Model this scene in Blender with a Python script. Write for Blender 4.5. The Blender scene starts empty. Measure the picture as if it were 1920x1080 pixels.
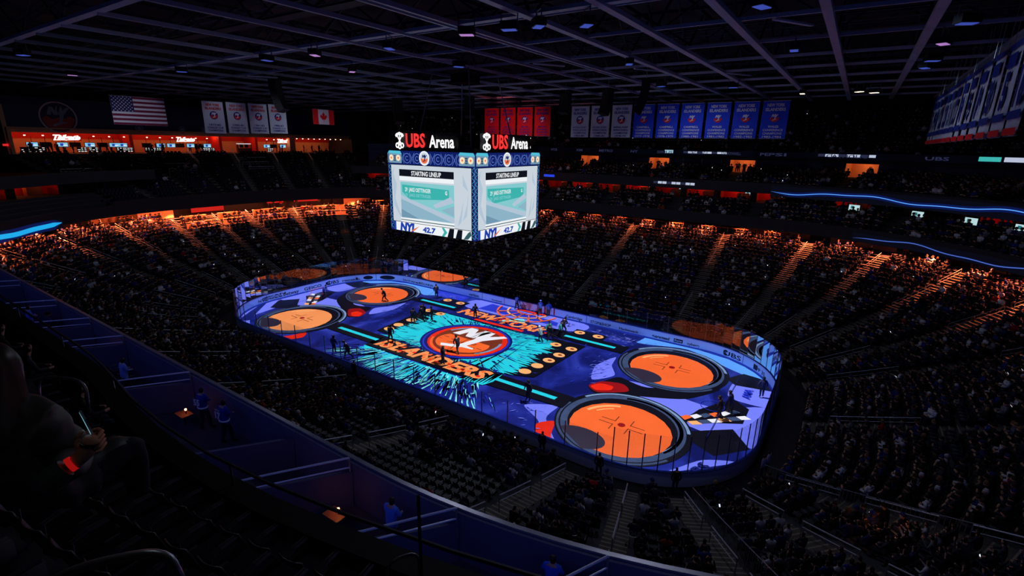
import bpy, math, random
import numpy as np
from mathutils import Matrix, Vector
from mathutils.bvhtree import BVHTree

random.seed(7); rng = np.random.default_rng(7)
sc = bpy.context.scene
col = sc.collection
R_ = math.radians

# ------------------------------------------------------------------ camera
CAM = np.array([33.09, -40.58, 21.25])
YAW, PITCH, ROLL, FPX = R_(123.82), R_(-16.09), R_(1.03), 933.9
def cam_axes():
    fw = np.array([math.cos(YAW)*math.cos(PITCH), math.sin(YAW)*math.cos(PITCH), math.sin(PITCH)])
    rt = np.array([math.sin(YAW), -math.cos(YAW), 0.0]); up = np.cross(rt, fw)
    r2 = rt*math.cos(ROLL)+up*math.sin(ROLL); u2 = up*math.cos(ROLL)-rt*math.sin(ROLL)
    return fw, r2, u2
FW, RT, UP = cam_axes()
cd = bpy.data.cameras.new('camera'); cam = bpy.data.objects.new('camera', cd); col.objects.link(cam)
cd.sensor_width = 36; cd.lens = FPX/1920*36; cd.clip_start = 0.05; cd.clip_end = 400
cam.matrix_world = Matrix(((RT[0], UP[0], -FW[0], CAM[0]), (RT[1], UP[1], -FW[1], CAM[1]), (RT[2], UP[2], -FW[2], CAM[2]), (0, 0, 0, 1)))
sc.camera = cam
def proj(p):
    d = np.asarray(p, float)-CAM; f = d@FW
    return (960+FPX*(d@RT)/f, 540-FPX*(d@UP)/f, f)

# ------------------------------------------------------------------ world, exposure
sc.view_settings.view_transform = 'Standard'; sc.view_settings.look = 'None'
sc.view_settings.exposure = 0.0; sc.view_settings.gamma = 1.0; sc.view_settings.use_curve_mapping = False
w = bpy.data.worlds.new('world'); sc.world = w; w.use_nodes = True
w.node_tree.nodes['Background'].inputs[0].default_value = (0.25, 0.3, 0.6, 1); w.node_tree.nodes['Background'].inputs[1].default_value = 0.01
sc.cycles.max_bounces = 5; sc.cycles.diffuse_bounces = 3; sc.cycles.glossy_bounces = 3; sc.cycles.transparent_max_bounces = 12
sc.cycles.sample_clamp_indirect = 2.0; sc.cycles.use_denoising = True
sc.cycles.caustics_reflective = False; sc.cycles.caustics_refractive = False

def light(name, kind, loc, energy, color, target=None, size=0.3, spot=None, blend=0.5):
    ld = bpy.data.lights.new(name, kind); ld.energy = energy; ld.color = color
    o = bpy.data.objects.new(name, ld); col.objects.link(o); o.location = loc
    if kind in ('POINT', 'SPOT'): ld.shadow_soft_size = size
    if kind == 'SPOT': ld.spot_size = spot; ld.spot_blend = blend
    if target is not None:
        o.rotation_euler = (Vector(target)-Vector(loc)).to_track_quat('-Z', 'Y').to_euler()
    return o

# the ice projectors: each throws even white light on one half of the rink; the beam is masked to the ice and to the boards round it
def projector_lamp(x0, half, energy):
    z0 = 27.2
    o = light('ice_projector_lamp', 'SPOT', (x0, 0, z0), energy, (1, 1, 1), size=0.12, spot=R_(110), blend=0.05)
    ld = o.data; ld.use_nodes = True; nt = ld.node_tree; em = nt.nodes['Emission']
    N = nt.nodes.new; L = nt.links.new
    tc = N('ShaderNodeTexCoord'); sp = N('ShaderNodeSeparateXYZ'); L(tc.outputs['Normal'], sp.inputs[0])
    def M(op, a, b=None, c=None):
        m = N('ShaderNodeMath'); m.operation = op
        for i, v in enumerate((a, b, c)):
            if v is None: continue
            if isinstance(v, (int, float)): m.inputs[i].default_value = v
            else: L(v, m.inputs[i])
        return m.outputs[0]
    iz = M('ABSOLUTE', sp.outputs['Z'])
    X = M('ADD', M('MULTIPLY', M('DIVIDE', sp.outputs['X'], iz), z0), x0)
    Y = M('MULTIPLY', M('DIVIDE', sp.outputs['Y'], iz), z0)
    # rounded rectangle distance
    qx = M('MAXIMUM', M('SUBTRACT', M('ABSOLUTE', X), 21.95), 0.0)
    qy = M('MAXIMUM', M('SUBTRACT', M('ABSOLUTE', Y), 4.42), 0.0)
    dist = M('SUBTRACT', M('SQRT', M('ADD', M('MULTIPLY', qx, qx), M('MULTIPLY', qy, qy))), 8.53)
    ice = M('LESS_THAN', dist, -0.02); brd = M('LESS_THAN', dist, 0.62)
    side = M('LESS_THAN', M('MULTIPLY', X, -half), 0.0)
    # flat field: undo the cosine fall-off of a wide throw
    iz3 = M('MULTIPLY', iz, M('MULTIPLY', iz, iz))
    gain = M('DIVIDE', 1.0, M('MAXIMUM', iz3, 0.08))
    mx = N('ShaderNodeMix'); mx.data_type = 'RGBA'
    L(ice, mx.inputs['Factor']); mx.inputs['A'].default_value = (0.075, 0.19, 0.74, 1); mx.inputs['B'].default_value = (1, 1, 1, 1)
    L(mx.outputs['Result'], em.inputs['Color'])
    L(M('MULTIPLY', M('MULTIPLY', side, brd), gain), em.inputs['Strength'])
    return o
ICE_W = 29500
projector_lamp(-16, -1, ICE_W); projector_lamp(16, 1, ICE_W)
# added fill spots under the roof, to lift the dark bowl
FILL_W = 760
for hx_, hy_ in ((-38, 14), (-38, -14), (-12, 22), (14, 22), (28, 6), (10, -14), (27, -19), (-14, -14)):
    light('fill_spot', 'SPOT', (hx_, hy_, 27.3), FILL_W, (0.72, 0.76, 1.0), target=(hx_*1.25, hy_*1.35, 0), size=0.4, spot=R_(150), blend=0.6)

# ------------------------------------------------------------------ materials
def lin(c):
    c = c/255.0
    return c/12.92 if c <= 0.04045 else ((c+0.055)/1.055)**2.4
def S(r, g, b): return (lin(r), lin(g), lin(b))
MATS = {}
def mat(name, c, rough=0.6, metal=0.0, vary=0.25, scale=3.0, emit=None, es=1.0, spec=0.3):
    if name in MATS: return MATS[name]
    m = bpy.data.materials.new(name); m.use_nodes = True; nt = m.node_tree
    b = nt.nodes['Principled BSDF']; N = nt.nodes.new; L = nt.links.new
    b.inputs['Roughness'].default_value = rough; b.inputs['Metallic'].default_value = metal
    b.inputs['Specular IOR Level'].default_value = spec
    if emit is not None:
        b.inputs['Emission Color'].default_value = (*emit, 1); b.inputs['Emission Strength'].default_value = es
    tc = N('ShaderNodeTexCoord'); no = N('ShaderNodeTexNoise'); no.inputs['Scale'].default_value = scale
    L(tc.outputs['Object'], no.inputs['Vector'])
    mx = N('ShaderNodeMix'); mx.data_type = 'RGBA'
    mx.inputs['A'].default_value = (*[v*(1-vary) for v in c], 1); mx.inputs['B'].default_value = (*[min(1, v*(1+vary)) for v in c], 1)
    L(no.outputs['Fac'], mx.inputs['Factor']); L(mx.outputs['Result'], b.inputs['Base Color'])
    MATS[name] = m; return m
def emat(name, c, s=1.0):
    if name in MATS: return MATS[name]
    m = bpy.data.materials.new(name); m.use_nodes = True; nt = m.node_tree
    b = nt.nodes['Principled BSDF']; b.inputs['Base Color'].default_value = (0.01, 0.01, 0.01, 1); b.inputs['Roughness'].default_value = 0.5
    b.inputs['Specular IOR Level'].default_value = 0.1
    b.inputs['Emission Color'].default_value = (*c, 1); b.inputs['Emission Strength'].default_value = s
    MATS[name] = m; return m

def glass_mat():
    m = bpy.data.materials.new('rink_glass'); m.use_nodes = True; nt = m.node_tree; nt.nodes.clear()
    N = nt.nodes.new; L = nt.links.new
    out = N('ShaderNodeOutputMaterial'); mix = N('ShaderNodeMixShader'); tr = N('ShaderNodeBsdfTransparent'); gl = N('ShaderNodeBsdfGlossy'); fr = N('ShaderNodeFresnel')
    fr.inputs['IOR'].default_value = 1.5; gl.inputs['Roughness'].default_value = 0.015; tr.inputs['Color'].default_value = (0.93, 0.95, 0.97, 1)
    mp = N('ShaderNodeMath'); mp.operation = 'MULTIPLY'; mp.inputs[1].default_value = 1.6
    L(fr.outputs[0], mp.inputs[0]); L(mp.outputs[0], mix.inputs[0])
    L(tr.outputs[0], mix.inputs[1]); L(gl.outputs[0], mix.inputs[2]); L(mix.outputs[0], out.inputs[0]); MATS['glass'] = m; return m
GLASS = glass_mat()

def tint_mat(name, attr=True, rough=0.75):
    m = bpy.data.materials.new(name); m.use_nodes = True; nt = m.node_tree; b = nt.nodes['Principled BSDF']
    N = nt.nodes.new; L = nt.links.new; b.inputs['Roughness'].default_value = rough; b.inputs['Specular IOR Level'].default_value = 0.25
    if attr: a = N('ShaderNodeAttribute'); a.attribute_name = 'tint'; o = a.outputs['Color']
    else: a = N('ShaderNodeObjectInfo'); o = a.outputs['Color']
    no = N('ShaderNodeTexNoise'); no.inputs['Scale'].default_value = 9
    mr = N('ShaderNodeMapRange'); mr.inputs['To Min'].default_value = 0.75; mr.inputs['To Max'].default_value = 1.2
    L(no.outputs['Fac'], mr.inputs['Value'])
    v = N('ShaderNodeVectorMath'); v.operation = 'SCALE'; L(o, v.inputs[0]); L(mr.outputs[0], v.inputs['Scale'])
    L(v.outputs[0], b.inputs['Base Color']); MATS[name] = m; return m
TINT = tint_mat('crowd_cloth'); SHIRT = tint_mat('shirt_cloth', False)

M_conc = mat('concrete_tread', S(74, 74, 82), 0.85, vary=0.35, scale=0.8)
M_riser = mat('concrete_riser', S(54, 54, 60), 0.85, vary=0.3, scale=0.8)
M_step = mat('stair_concrete', S(96, 90, 86), 0.8, vary=0.25, scale=2)
M_nose = mat('stair_nosing', S(150, 142, 132), 0.7)
M_dark = mat('dark_panel', S(44, 44, 52), 0.7)
M_black = mat('black_paint', S(24, 24, 27), 0.6)
M_steel = mat('rail_steel', S(170, 172, 180), 0.3, 0.7)
M_rail = mat('rail_pale_steel', S(205, 210, 222), 0.35, 0.2, vary=0.05, spec=0.6)
M_beam = mat('truss_steel', S(170, 178, 196), 0.55, 0.1, vary=0.3, scale=0.4)
M_roof = mat('roof_deck', S(40, 41, 50), 0.8)
M_beam2 = mat('dimmed_truss_steel', S(112, 118, 134), 0.55, 0.1, vary=0.3, scale=0.4)  # darker copy of the truss steel for the dim left roof
M_web = mat('truss_web_darkened', S(42, 44, 56), 0.7, vary=0.3)  # webs and upper chords darkened to recede behind the lit lower chords
M_seat = mat('seat_plastic', S(26, 28, 40), 0.4, vary=0.15, spec=0.5)
M_seatg = mat('seat_frame', S(110, 110, 120), 0.35, 0.5)
M_white = mat('white_paint', S(225, 228, 235), 0.45, vary=0.05)
M_skin = mat('skin', S(190, 140, 115), 0.55, vary=0.1)
M_hair = mat('hair', S(38, 28, 22), 0.5, vary=0.4, scale=30)
M_jean = mat('denim', S(28, 34, 52), 0.8)
M_warm = mat('warm_plaster', S(226, 170, 130), 0.7, vary=0.1)
M_redwall = mat('red_wall', S(200, 40, 30), 0.6, vary=0.2)
M_wood = mat('wood_bar', S(150, 95, 60), 0.5, vary=0.3, scale=6)
M_ban_w = mat('banner_white', S(200, 208, 225), 0.8, vary=0.06)
M_ban_b = mat('banner_blue', S(34, 68, 225), 0.8, vary=0.1)
M_navy = mat('navy_cloth', S(20, 34, 120), 0.8, vary=0.1)
M_orng = mat('orange_cloth', S(235, 90, 30), 0.8, vary=0.1)
M_red = mat('red_cloth', S(220, 15, 25), 0.8, vary=0.1)
M_navypanel = mat('navy_panel', S(38, 44, 84), 0.6, vary=0.2, scale=0.3)

# ------------------------------------------------------------------ mesh builder
class MB:
    def __init__(s): s.v = []; s.f = []; s.m = []; s.n = 0; s.ms = []
    def mi(s, m):
        if m not in s.ms: s.ms.append(m)
        return s.ms.index(m)
    def add(s, vs, fs, m):
        k = s.n; s.v.extend([tuple(map(float, q)) for q in vs]); s.n += len(vs); i = s.mi(m)
        for f in fs: s.f.append(tuple(k+a for a in f)); s.m.append(i)
    def box(s, c, sz, m, M=None):
        x, y, z = sz[0]/2, sz[1]/2, sz[2]/2
        vs = [Vector((a*x, b*y, d*z)) for a in (-1, 1) for b in (-1, 1) for d in (-1, 1)]
        if M is not None: vs = [M @ q for q in vs]
        vs = [q+Vector(c) for q in vs]
        s.add(vs, [(0, 1, 3, 2), (4, 6, 7, 5), (0, 4, 5, 1), (2, 3, 7, 6), (0, 2, 6, 4), (1, 5, 7, 3)], m)
    def bar(s, a, b, wd, ht, m, up=(0, 0, 1)):      # rectangular bar from a to b
        a = Vector(a); b = Vector(b); d = (b-a).normalized(); u = Vector(up)
        if abs(d.dot(u)) > 0.98: u = Vector((1, 0, 0))
        r = d.cross(u).normalized()*wd/2; u2 = r.normalized().cross(d)*ht/2
        vs = [p+i*r+j*u2 for p in (a, b) for i in (-1, 1) for j in (-1, 1)]
        s.add(vs, [(0, 1, 3, 2), (4, 6, 7, 5), (0, 4, 5, 1), (2, 3, 7, 6), (0, 2, 6, 4), (1, 5, 7, 3)], m)
    def tube(s, pts, r, m, n=6):
        pts = [Vector(p) for p in pts]; rings = []
        for i, p in enumerate(pts):
            d = (pts[min(i+1, len(pts)-1)]-pts[max(i-1, 0)]).normalized()
            u = Vector((0, 0, 1)) if abs(d.z) < 0.9 else Vector((1, 0, 0))
            a = d.cross(u).normalized(); b = a.cross(d)
            rr = r[i] if isinstance(r, (list, tuple)) else r
            rings.append([p+rr*(math.cos(2*math.pi*k/n)*a+math.sin(2*math.pi*k/n)*b) for k in range(n)])
        vs = [q for g in rings for q in g]; fs = []
        for i in range(len(pts)-1):
            for k in range(n): fs.append((i*n+k, i*n+(k+1) % n, (i+1)*n+(k+1) % n, (i+1)*n+k))
        fs += [tuple(range(n))[::-1], tuple((len(pts)-1)*n+k for k in range(n))]
        s.add(vs, fs, m)
    def poly(s, pts, m, M=None, z=0.0):              # flat n-gon in local xy
        vs = [Vector((p[0], p[1], z)) for p in pts]
        if M is not None: vs = [M @ q for q in vs]
        s.add(vs, [tuple(range(len(vs)))], m)
    def disc(s, c, rx, ry, m, M=None, z=0.0, n=48, a0=0, a1=2*math.pi):
        full = abs(a1-a0-2*math.pi) < 1e-6
        k = n if full else n+1
        s.poly([(c[0]+rx*math.cos(a0+(a1-a0)*i/n), c[1]+ry*math.sin(a0+(a1-a0)*i/n)) for i in range(k)], m, M, z)
    def ring(s, c, r0, r1, m, M=None, z=0.0, n=48, a0=0, a1=2*math.pi, ry=1.0):
        vs = []
        for i in range(n+1):
            a = a0+(a1-a0)*i/n
            for r in (r0, r1): vs.append(Vector((c[0]+r*math.cos(a), c[1]+r*ry*math.sin(a), z)))
        if M is not None: vs = [M @ q for q in vs]
        s.add(vs, [(2*i, 2*i+1, 2*i+3, 2*i+2) for i in range(n)], m)
    def build(s, name, parent=None, smooth=False):
        me = bpy.data.meshes.new(name); me.from_pydata(s.v, [], s.f)
        for m in s.ms: me.materials.append(m)
        me.polygons.foreach_set('material_index', s.m)
        if smooth: me.polygons.foreach_set('use_smooth', [True]*len(s.f))
        me.update(); o = bpy.data.objects.new(name, me); col.objects.link(o)
        if parent is not None: o.parent = parent
        return o
def tag(o, label=None, cat=None, group=None, kind=None):
    if label: o['label'] = label
    if cat: o['category'] = cat
    if group: o['group'] = group
    if kind: o['kind'] = kind
    return o
def struct(o): o['kind'] = 'structure'; return o
def empty(name, loc=(0, 0, 0), rz=0.0):
    o = bpy.data.objects.new(name, None); col.objects.link(o); o.location = loc; o.rotation_euler = (0, 0, rz); return o
def copy_tree(o, parent=None):
    c = o.copy(); col.objects.link(c); c.parent = parent
    for ch in list(o.children):
        copy_tree(ch, c)
    return c

_tc = {}
def text_polys(t, bold=0.0, shear=0.0, res=2, space=1.0):
    k = (t, bold, shear, res, space)
    if k in _tc: return _tc[k]
    cu = bpy.data.curves.new('lettering', 'FONT'); cu.body = t; cu.size = 1; cu.offset = bold; cu.shear = shear; cu.resolution_u = res
    cu.align_x = 'CENTER'; cu.space_character = space
    o = bpy.data.objects.new('lettering', cu); col.objects.link(o)
    me = o.to_mesh(); vs = [tuple(v.co) for v in me.vertices]; fs = [tuple(p.vertices) for p in me.polygons]
    o.to_mesh_clear(); bpy.data.objects.remove(o); bpy.data.curves.remove(cu)
    xs = [v[0] for v in vs]; ys = [v[1] for v in vs]
    cx = (min(xs)+max(xs))/2; y0 = 0.0
    vs = [(v[0]-cx, v[1]-y0) for v in vs]
    _tc[k] = (vs, fs, max(xs)-min(xs), 0.73)          # cap height about 0.73 at size 1
    return _tc[k]
def text(mb, t, M, w, h, m, bold=0.02, shear=0.0, z=0.0, fn=None, space=1.0):
    """text centred on x, baseline y=0, stretched to width w and cap height h, placed by matrix M (or by fn(x,y))"""
    vs, fs, tw, ch = text_polys(t, bold, shear, 2, space)
    q = [(x*w/tw, y*h/ch) for x, y in vs]
    out = [fn(x, y) for x, y in q] if fn else [M @ Vector((x, y, z)) for x, y in q]
    mb.add(out, fs, m)
def plane_M(origin, xdir, ydir):
    x = Vector(xdir).normalized(); y = Vector(ydir).normalized(); n = x.cross(y)
    return Matrix(((x.x, y.x, n.x, origin[0]), (x.y, y.y, n.y, origin[1]), (x.z, y.z, n.z, origin[2]), (0, 0, 0, 1)))

# ------------------------------------------------------------------ the plan of the bowl
HX, HY = 21.95, 4.42
KA = 90/33.82
def P(d, s):
    s = s % 240.76; Rr = 8.53+d
    if s < 8.84: return (HX+Rr, -HY+s)
    s -= 8.84
    if s < 33.82: a = R_(s*KA); return (HX+Rr*math.cos(a), HY+Rr*math.sin(a))
    s -= 33.82
    if s < 43.9: return (HX-s, HY+Rr)
    s -= 43.9
    if s < 33.82: a = R_(90+s*KA); return (-HX+Rr*math.cos(a), HY+Rr*math.sin(a))
    s -= 33.82
    if s < 8.84: return (-HX-Rr, HY-s)
    s -= 8.84
    if s < 33.82: a = R_(180+s*KA); return (-HX+Rr*math.cos(a), -HY+Rr*math.sin(a))
    s -= 33.82
    if s < 43.9: return (-HX+s, -HY-Rr)
    s -= 43.9
    a = R_(270+s*KA); return (HX+Rr*math.cos(a), -HY+Rr*math.sin(a))
def P3(d, s, z): x, y = P(d, s); return Vector((x, y, z))
def outdir(s):
    a = P(0, s); b = P(1, s); return Vector((b[0]-a[0], b[1]-a[1], 0))
def srange(s0, s1, step=1.2):
    n = max(2, int(math.ceil((s1-s0)/step))+1); return [s0+(s1-s0)*i/(n-1) for i in range(n)]
def dlen(d, s):                       # metres of real length per metre of s at offset d
    a = P(d, s-0.1); b = P(d, s+0.1); return math.hypot(a[0]-b[0], a[1]-b[1])/0.2
def sweep(mb, prof, s0, s1, m, step=1.2, closed=False):
    """sweep a profile [(d,z)...] along s"""
    ss = srange(s0, s1, step); n = len(prof); vs = [P3(d, s, z) for s in ss for d, z in prof]; fs = []
    for i in range(len(ss)-1):
        for k in range(n if closed else n-1):
            k2 = (k+1) % n; fs.append((i*n+k, (i+1)*n+k, (i+1)*n+k2, i*n+k2))
    if closed: fs += [tuple(range(n)), tuple((len(ss)-1)*n+k for k in range(n))[::-1]]
    mb.add(vs, fs, m)
def rect_prof(d0, d1, z0, z1): return [(d0, z0), (d1, z0), (d1, z1), (d0, z1)]

NS0, NS1 = 159.0, 239.0                # stretch of the bowl under the near terrace
def low_z(i): return 0.9+0.25*i+0.0025*i*i
def low_d(i): return 2.4+0.86*i
AISLES = [4.4, 15.2, 20.9, 26.5, 32.1, 37.8, 46.1, 59.9, 73.8, 86.0, 91.4, 97.1, 102.7, 108.4, 114.0, 119.6, 124.8, 130.4, 135.6, 141.2, 146.9, 152.5,
          158.7, 167.2, 175.8, 184.8, 196.3, 206.0, 212.5, 218.5, 225.0, 231.5]
# ================================================================== SETTING
bvh_v = []; bvh_f = []
def reg(mb):
    k = len(bvh_v); bvh_v.extend(mb.v); bvh_f.extend([tuple(k+a for a in f) for f in mb.f])
m = MB(); m.box((0, 0, -0.35), (220, 180, 0.5), M_dark); struct(m.build('floor'))
m = MB(); m.box((-8, 0, 32.2), (200, 150, 0.4), M_roof)
struct(m.build('ceiling'))
m = MB(); m.box((-8, 62, 16), (200, 0.6, 33), M_dark); struct(m.build('wall_far'))
m = MB(); m.box((-8, -70, 16), (200, 0.6, 33), M_dark); struct(m.build('wall_near'))
m = MB(); m.box((-82, -4, 16), (0.6, 132, 33), M_dark); struct(m.build('wall_left'))
m = MB(); m.box((84, -4, 16), (0.6, 132, 33), M_dark); struct(m.build('wall_right'))

# lower bowl treads and risers
NROW = 26
m = MB()
for i in range(NROW):
    d0, z0 = low_d(i), low_z(i); zp = low_z(i-1) if i else 0.0
    segs = [(0, 240.76)] if i < 19 else [(NS1-240.76, NS0)]
    for a, b in segs:
        sweep(m, [(d0-0.01, zp), (d0, z0)], a, b, M_riser); sweep(m, [(d0, z0), (d0+0.86, z0)], a, b, M_conc)
reg(m); struct(m.build('lower_bowl_floor'))
# concourse ledge behind the last row, wall behind it
LZ = low_z(25)+0.25
m = MB(); sweep(m, [(24.76, LZ), (29.5, LZ)], NS1-240.76, NS0, M_conc); struct(m.build('concourse_floor'))
M_wall2 = mat('dim_plaster', S(70, 44, 34), 0.7)  # darker plaster copy; wall tones stand for lit and unlit stretches
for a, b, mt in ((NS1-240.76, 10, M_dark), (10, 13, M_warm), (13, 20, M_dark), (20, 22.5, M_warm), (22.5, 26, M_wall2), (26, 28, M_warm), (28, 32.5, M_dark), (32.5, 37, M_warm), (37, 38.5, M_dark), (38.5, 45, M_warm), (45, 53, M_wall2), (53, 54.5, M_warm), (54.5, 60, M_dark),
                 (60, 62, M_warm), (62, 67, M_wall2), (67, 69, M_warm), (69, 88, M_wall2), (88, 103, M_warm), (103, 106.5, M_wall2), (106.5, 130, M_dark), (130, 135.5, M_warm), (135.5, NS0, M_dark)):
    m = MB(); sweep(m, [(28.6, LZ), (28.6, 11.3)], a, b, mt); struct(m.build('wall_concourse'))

# aisle stairs: each flight its own object
for s in AISLES:
    m = MB(); near = NS0 < s < NS1
    last = 19 if near else NROW
    for i in range(last):
        d0, z0 = low_d(i), low_z(i); zn = low_z(i+1)
        wd = (0.62 if near else 0.8)/dlen(d0, s)
        for k, (da, zz) in enumerate(((0.0, z0+0.012), (0.43, (z0+zn)/2))):
            sa, sb = s-wd, s+wd
            q = [P3(d0+da, sa, zz), P3(d0+da, sb, zz), P3(d0+0.86, sb, zz), P3(d0+0.86, sa, zz)]
            lo = [v-Vector((0, 0, 0.2)) for v in q]
            m.add(q+lo, [(0, 1, 2, 3), (0, 4, 5, 1), (1, 5, 6, 2), (3, 7, 4, 0)], M_step)
            n = [P3(d0+da-0.015, sa, zz+0.006), P3(d0+da-0.015, sb, zz+0.006), P3(d0+da+0.07, sb, zz+0.006), P3(d0+da+0.07, sa, zz+0.006)]
            m.add(n, [(0, 1, 2, 3)], M_nose)
    struct(m.build('aisle_stairs_floor'))

# upper structures on the far side: suite deck, suite front, club deck, upper bowl
FS0, FS1 = 3.0, 106.5
def deck(name, rows, s0, s1, mt=M_conc, mr=M_riser):
    mm = MB(); zp = rows[0][2]-0.6
    for d0, d1, z in rows:
        sweep(mm, [(d0-0.01, zp), (d0, z)], s0, s1, mr, 1.5); sweep(mm, [(d0, z), (d1, z)], s0, s1, mt, 1.5); zp = z
    reg(mm); return struct(mm.build(name))
def fascia(name, d, z0, z1, s0, s1, th=0.35, mt=M_dark):
    mm = MB(); sweep(mm, rect_prof(d, d+th, z0, z1), s0, s1, mt, 1.0, closed=True); reg(mm); return struct(mm.build(name))
NEARSUITE = (131.0, 158.0)
for a, b in ((FS0, FS1), NEARSUITE):
    fascia('suite_front_trim', 20.5, 10.9, 12.4, a, b)
    deck('suite_deck_floor', [(20.85+0.95*k, 21.8+0.95*k, 11.7+0.45*k) for k in range(5)]+[(25.6, 33.5, 13.8)], a, b)
    m = MB(); sweep(m, rect_prof(20.85, 33.5, 11.3, 11.5), a, b, M_dark, 1.5, True); struct(m.build('suite_deck_ceiling'))
    m = MB(); sweep(m, [(24.2, 15.6), (33.5, 15.6)], a, b, M_black, 1.5); struct(m.build('suite_ceiling'))
    m = MB(); sweep(m, [(33.4, 13.8), (33.4, 15.6)], a, b, M_black, 1.5); struct(m.build('wall_suites'))
fascia('club_front_trim', 24.0, 15.3, 16.7, FS0, FS1)
fascia('club_front_trim', 24.0, 15.3, 16.7, *NEARSUITE)
deck('club_deck_floor', [(24.3+0.96*k, 25.26+0.96*k, 16.2+0.16*k) for k in range(9)]+[(32.95, 35.0, 17.6)], FS0, FS1-2)
fascia('upper_front_trim', 32.4, 20.0, 20.9, FS0, FS1-2, mt=M_navypanel)
deck('upper_bowl_floor', [(32.7+0.85*k, 33.55+0.85*k, 20.1+0.52*k) for k in range(14)], FS0, FS1-4)
# wall behind the club seats with doorways
PORT = []
def s_of_x(x): return 42.66+(HX-x)
for xa, xb in ((-9.9, -6.4), (3.1, 6.5), (16.2, 19.8)): PORT.append((s_of_x(xb), s_of_x(xa)))
PORT += [(35.6, 37.6), (24.6, 25.8)]
PORT.sort()
m = MB(); cur = FS0
for a, b in PORT+[(FS1-2, None)]:
    sweep(m, [(33.0, 17.6), (33.0, 20.1)], cur, a, M_navypanel, 1.5)
    if b: sweep(m, [(33.0, 19.75), (33.0, 20.1)], a, b, M_navypanel, 1.5)
    cur = b
struct(m.build('wall_club'))
for a, b in PORT:                                  # lit passages behind the doorways
    m = MB()
    q = [P3(33.0, a, 17.3), P3(33.0, b, 17.3), P3(36.0, b, 17.3), P3(36.0, a, 17.3)]; t = [v+Vector((0, 0, 2.5)) for v in q]
    m.add(q+t, [(1, 2, 6, 5), (2, 3, 7, 6), (3, 0, 4, 7)], M_warm); m.add(q, [(0, 1, 2, 3)], M_conc); m.add(t, [(0, 1, 2, 3)], M_warm)
    struct(m.build('doorway_wall'))
    c = P3(34.4, (a+b)/2, 19.4); light('doorway_lamp', 'POINT', c, 55, (1.0, 0.33, 0.10), size=0.2)
    m = MB(); m.box(c+Vector((0, 0, 0.3)), (0.6, 0.6, 0.06), emat('lamp_warm', (1, 0.45, 0.2), 3)); tag(m.build('ceiling_lamp'), 'small square warm lamp in the ceiling of a doorway behind the club seats', 'lamp', 'doorway ceiling lamps')
# rail panels along the club wall
m = MB()
for s in srange(FS0+2, FS1-6, 3.0):
    if any(a-1 < s < b+1 for a, b in PORT): continue
    m.bar(P3(32.9, s, 17.7), P3(32.9, s, 19.9), 0.05, 0.05, M_seatg)
struct(m.build('club_wall_trim'))

# suites: rooms with red back walls, dark piers between
def suite(s0, s1, lit, tv, k):
    m = MB()
    M_back = M_redwall if lit else M_dark  # unlit rooms get a dark wall, their dimness put into the colour
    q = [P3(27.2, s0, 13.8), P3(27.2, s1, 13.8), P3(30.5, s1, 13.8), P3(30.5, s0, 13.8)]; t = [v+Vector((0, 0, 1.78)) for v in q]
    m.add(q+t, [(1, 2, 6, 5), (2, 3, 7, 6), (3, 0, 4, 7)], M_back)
    # counter
    sm = (s0+s1)/2
    m.bar(P3(28.8, s0+0.6, 14.3), P3(28.8, sm, 14.3), 0.6, 1.0, M_wood)
    struct(m.build('suite_wall'))
    m = MB(); m.bar(P3(27.0, s1+0.25, 13.8), P3(27.0, s1+0.25, 15.6), 0.5, 0.9, M_black); struct(m.build('suite_pier_column'))
    if lit:
        light('suite_lamp', 'POINT', P3(29.4, sm+0.4, 15.2), 34*lit, (1.0, 0.16, 0.05), size=0.15)
        light('suite_lamp', 'POINT', P3(27.6, sm-0.8, 15.3), 7*lit, (1.0, 0.25, 0.1), size=0.15)
    if tv:
        c = P3(30.3, s0+0.9, 14.75); o = empty('television', c, math.atan2(outdir(s0).y, outdir(s0).x)-math.pi/2)
        a = MB(); a.box((0, 0, 0), (1.15, 0.06, 0.68), M_black); a.build('bezel', o)
        a = MB(); a.box((0, -0.04, 0), (1.05, 0.02, 0.58), emat('tv_pale', S(190, 225, 230), 0.9)); a.box((-0.2, -0.055, 0.05), (0.3, 0.01, 0.3), emat('tv_teal', S(40, 120, 130), 0.8)); a.build('screen', o)
        tag(o, f'small lit television in a suite {WHERE(s0)}', 'television', 'televisions in the suites')
def WHERE(s):
    if s < 45: return 'on the far right corner of the bowl'
    if s < 62: return 'below the blue conference banners'
    if s < 87: return 'right behind the scoreboard'
    if s < 110: return 'between the scoreboard and the flag wall'
    return 'at the far left corner'
k = 0
s = 22.0
while s < 104:
    ln = 3.1 if s < 42 else (5.0 if s < 87 else 3.3)
    lit = [1.0, 0.9, 0.5, 1.1, 0.8, 1.2, 0.6][k % 7]
    if s < 38: lit *= (k % 3 == 1)
    suite(s, s+ln-0.5, lit, k % 3 != 2, k); s += ln; k += 1
for s in (138.0, 142.0, 146.0): suite(s, s+3.4, 1.0 if s < 145 else 0, False, 1)
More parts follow.
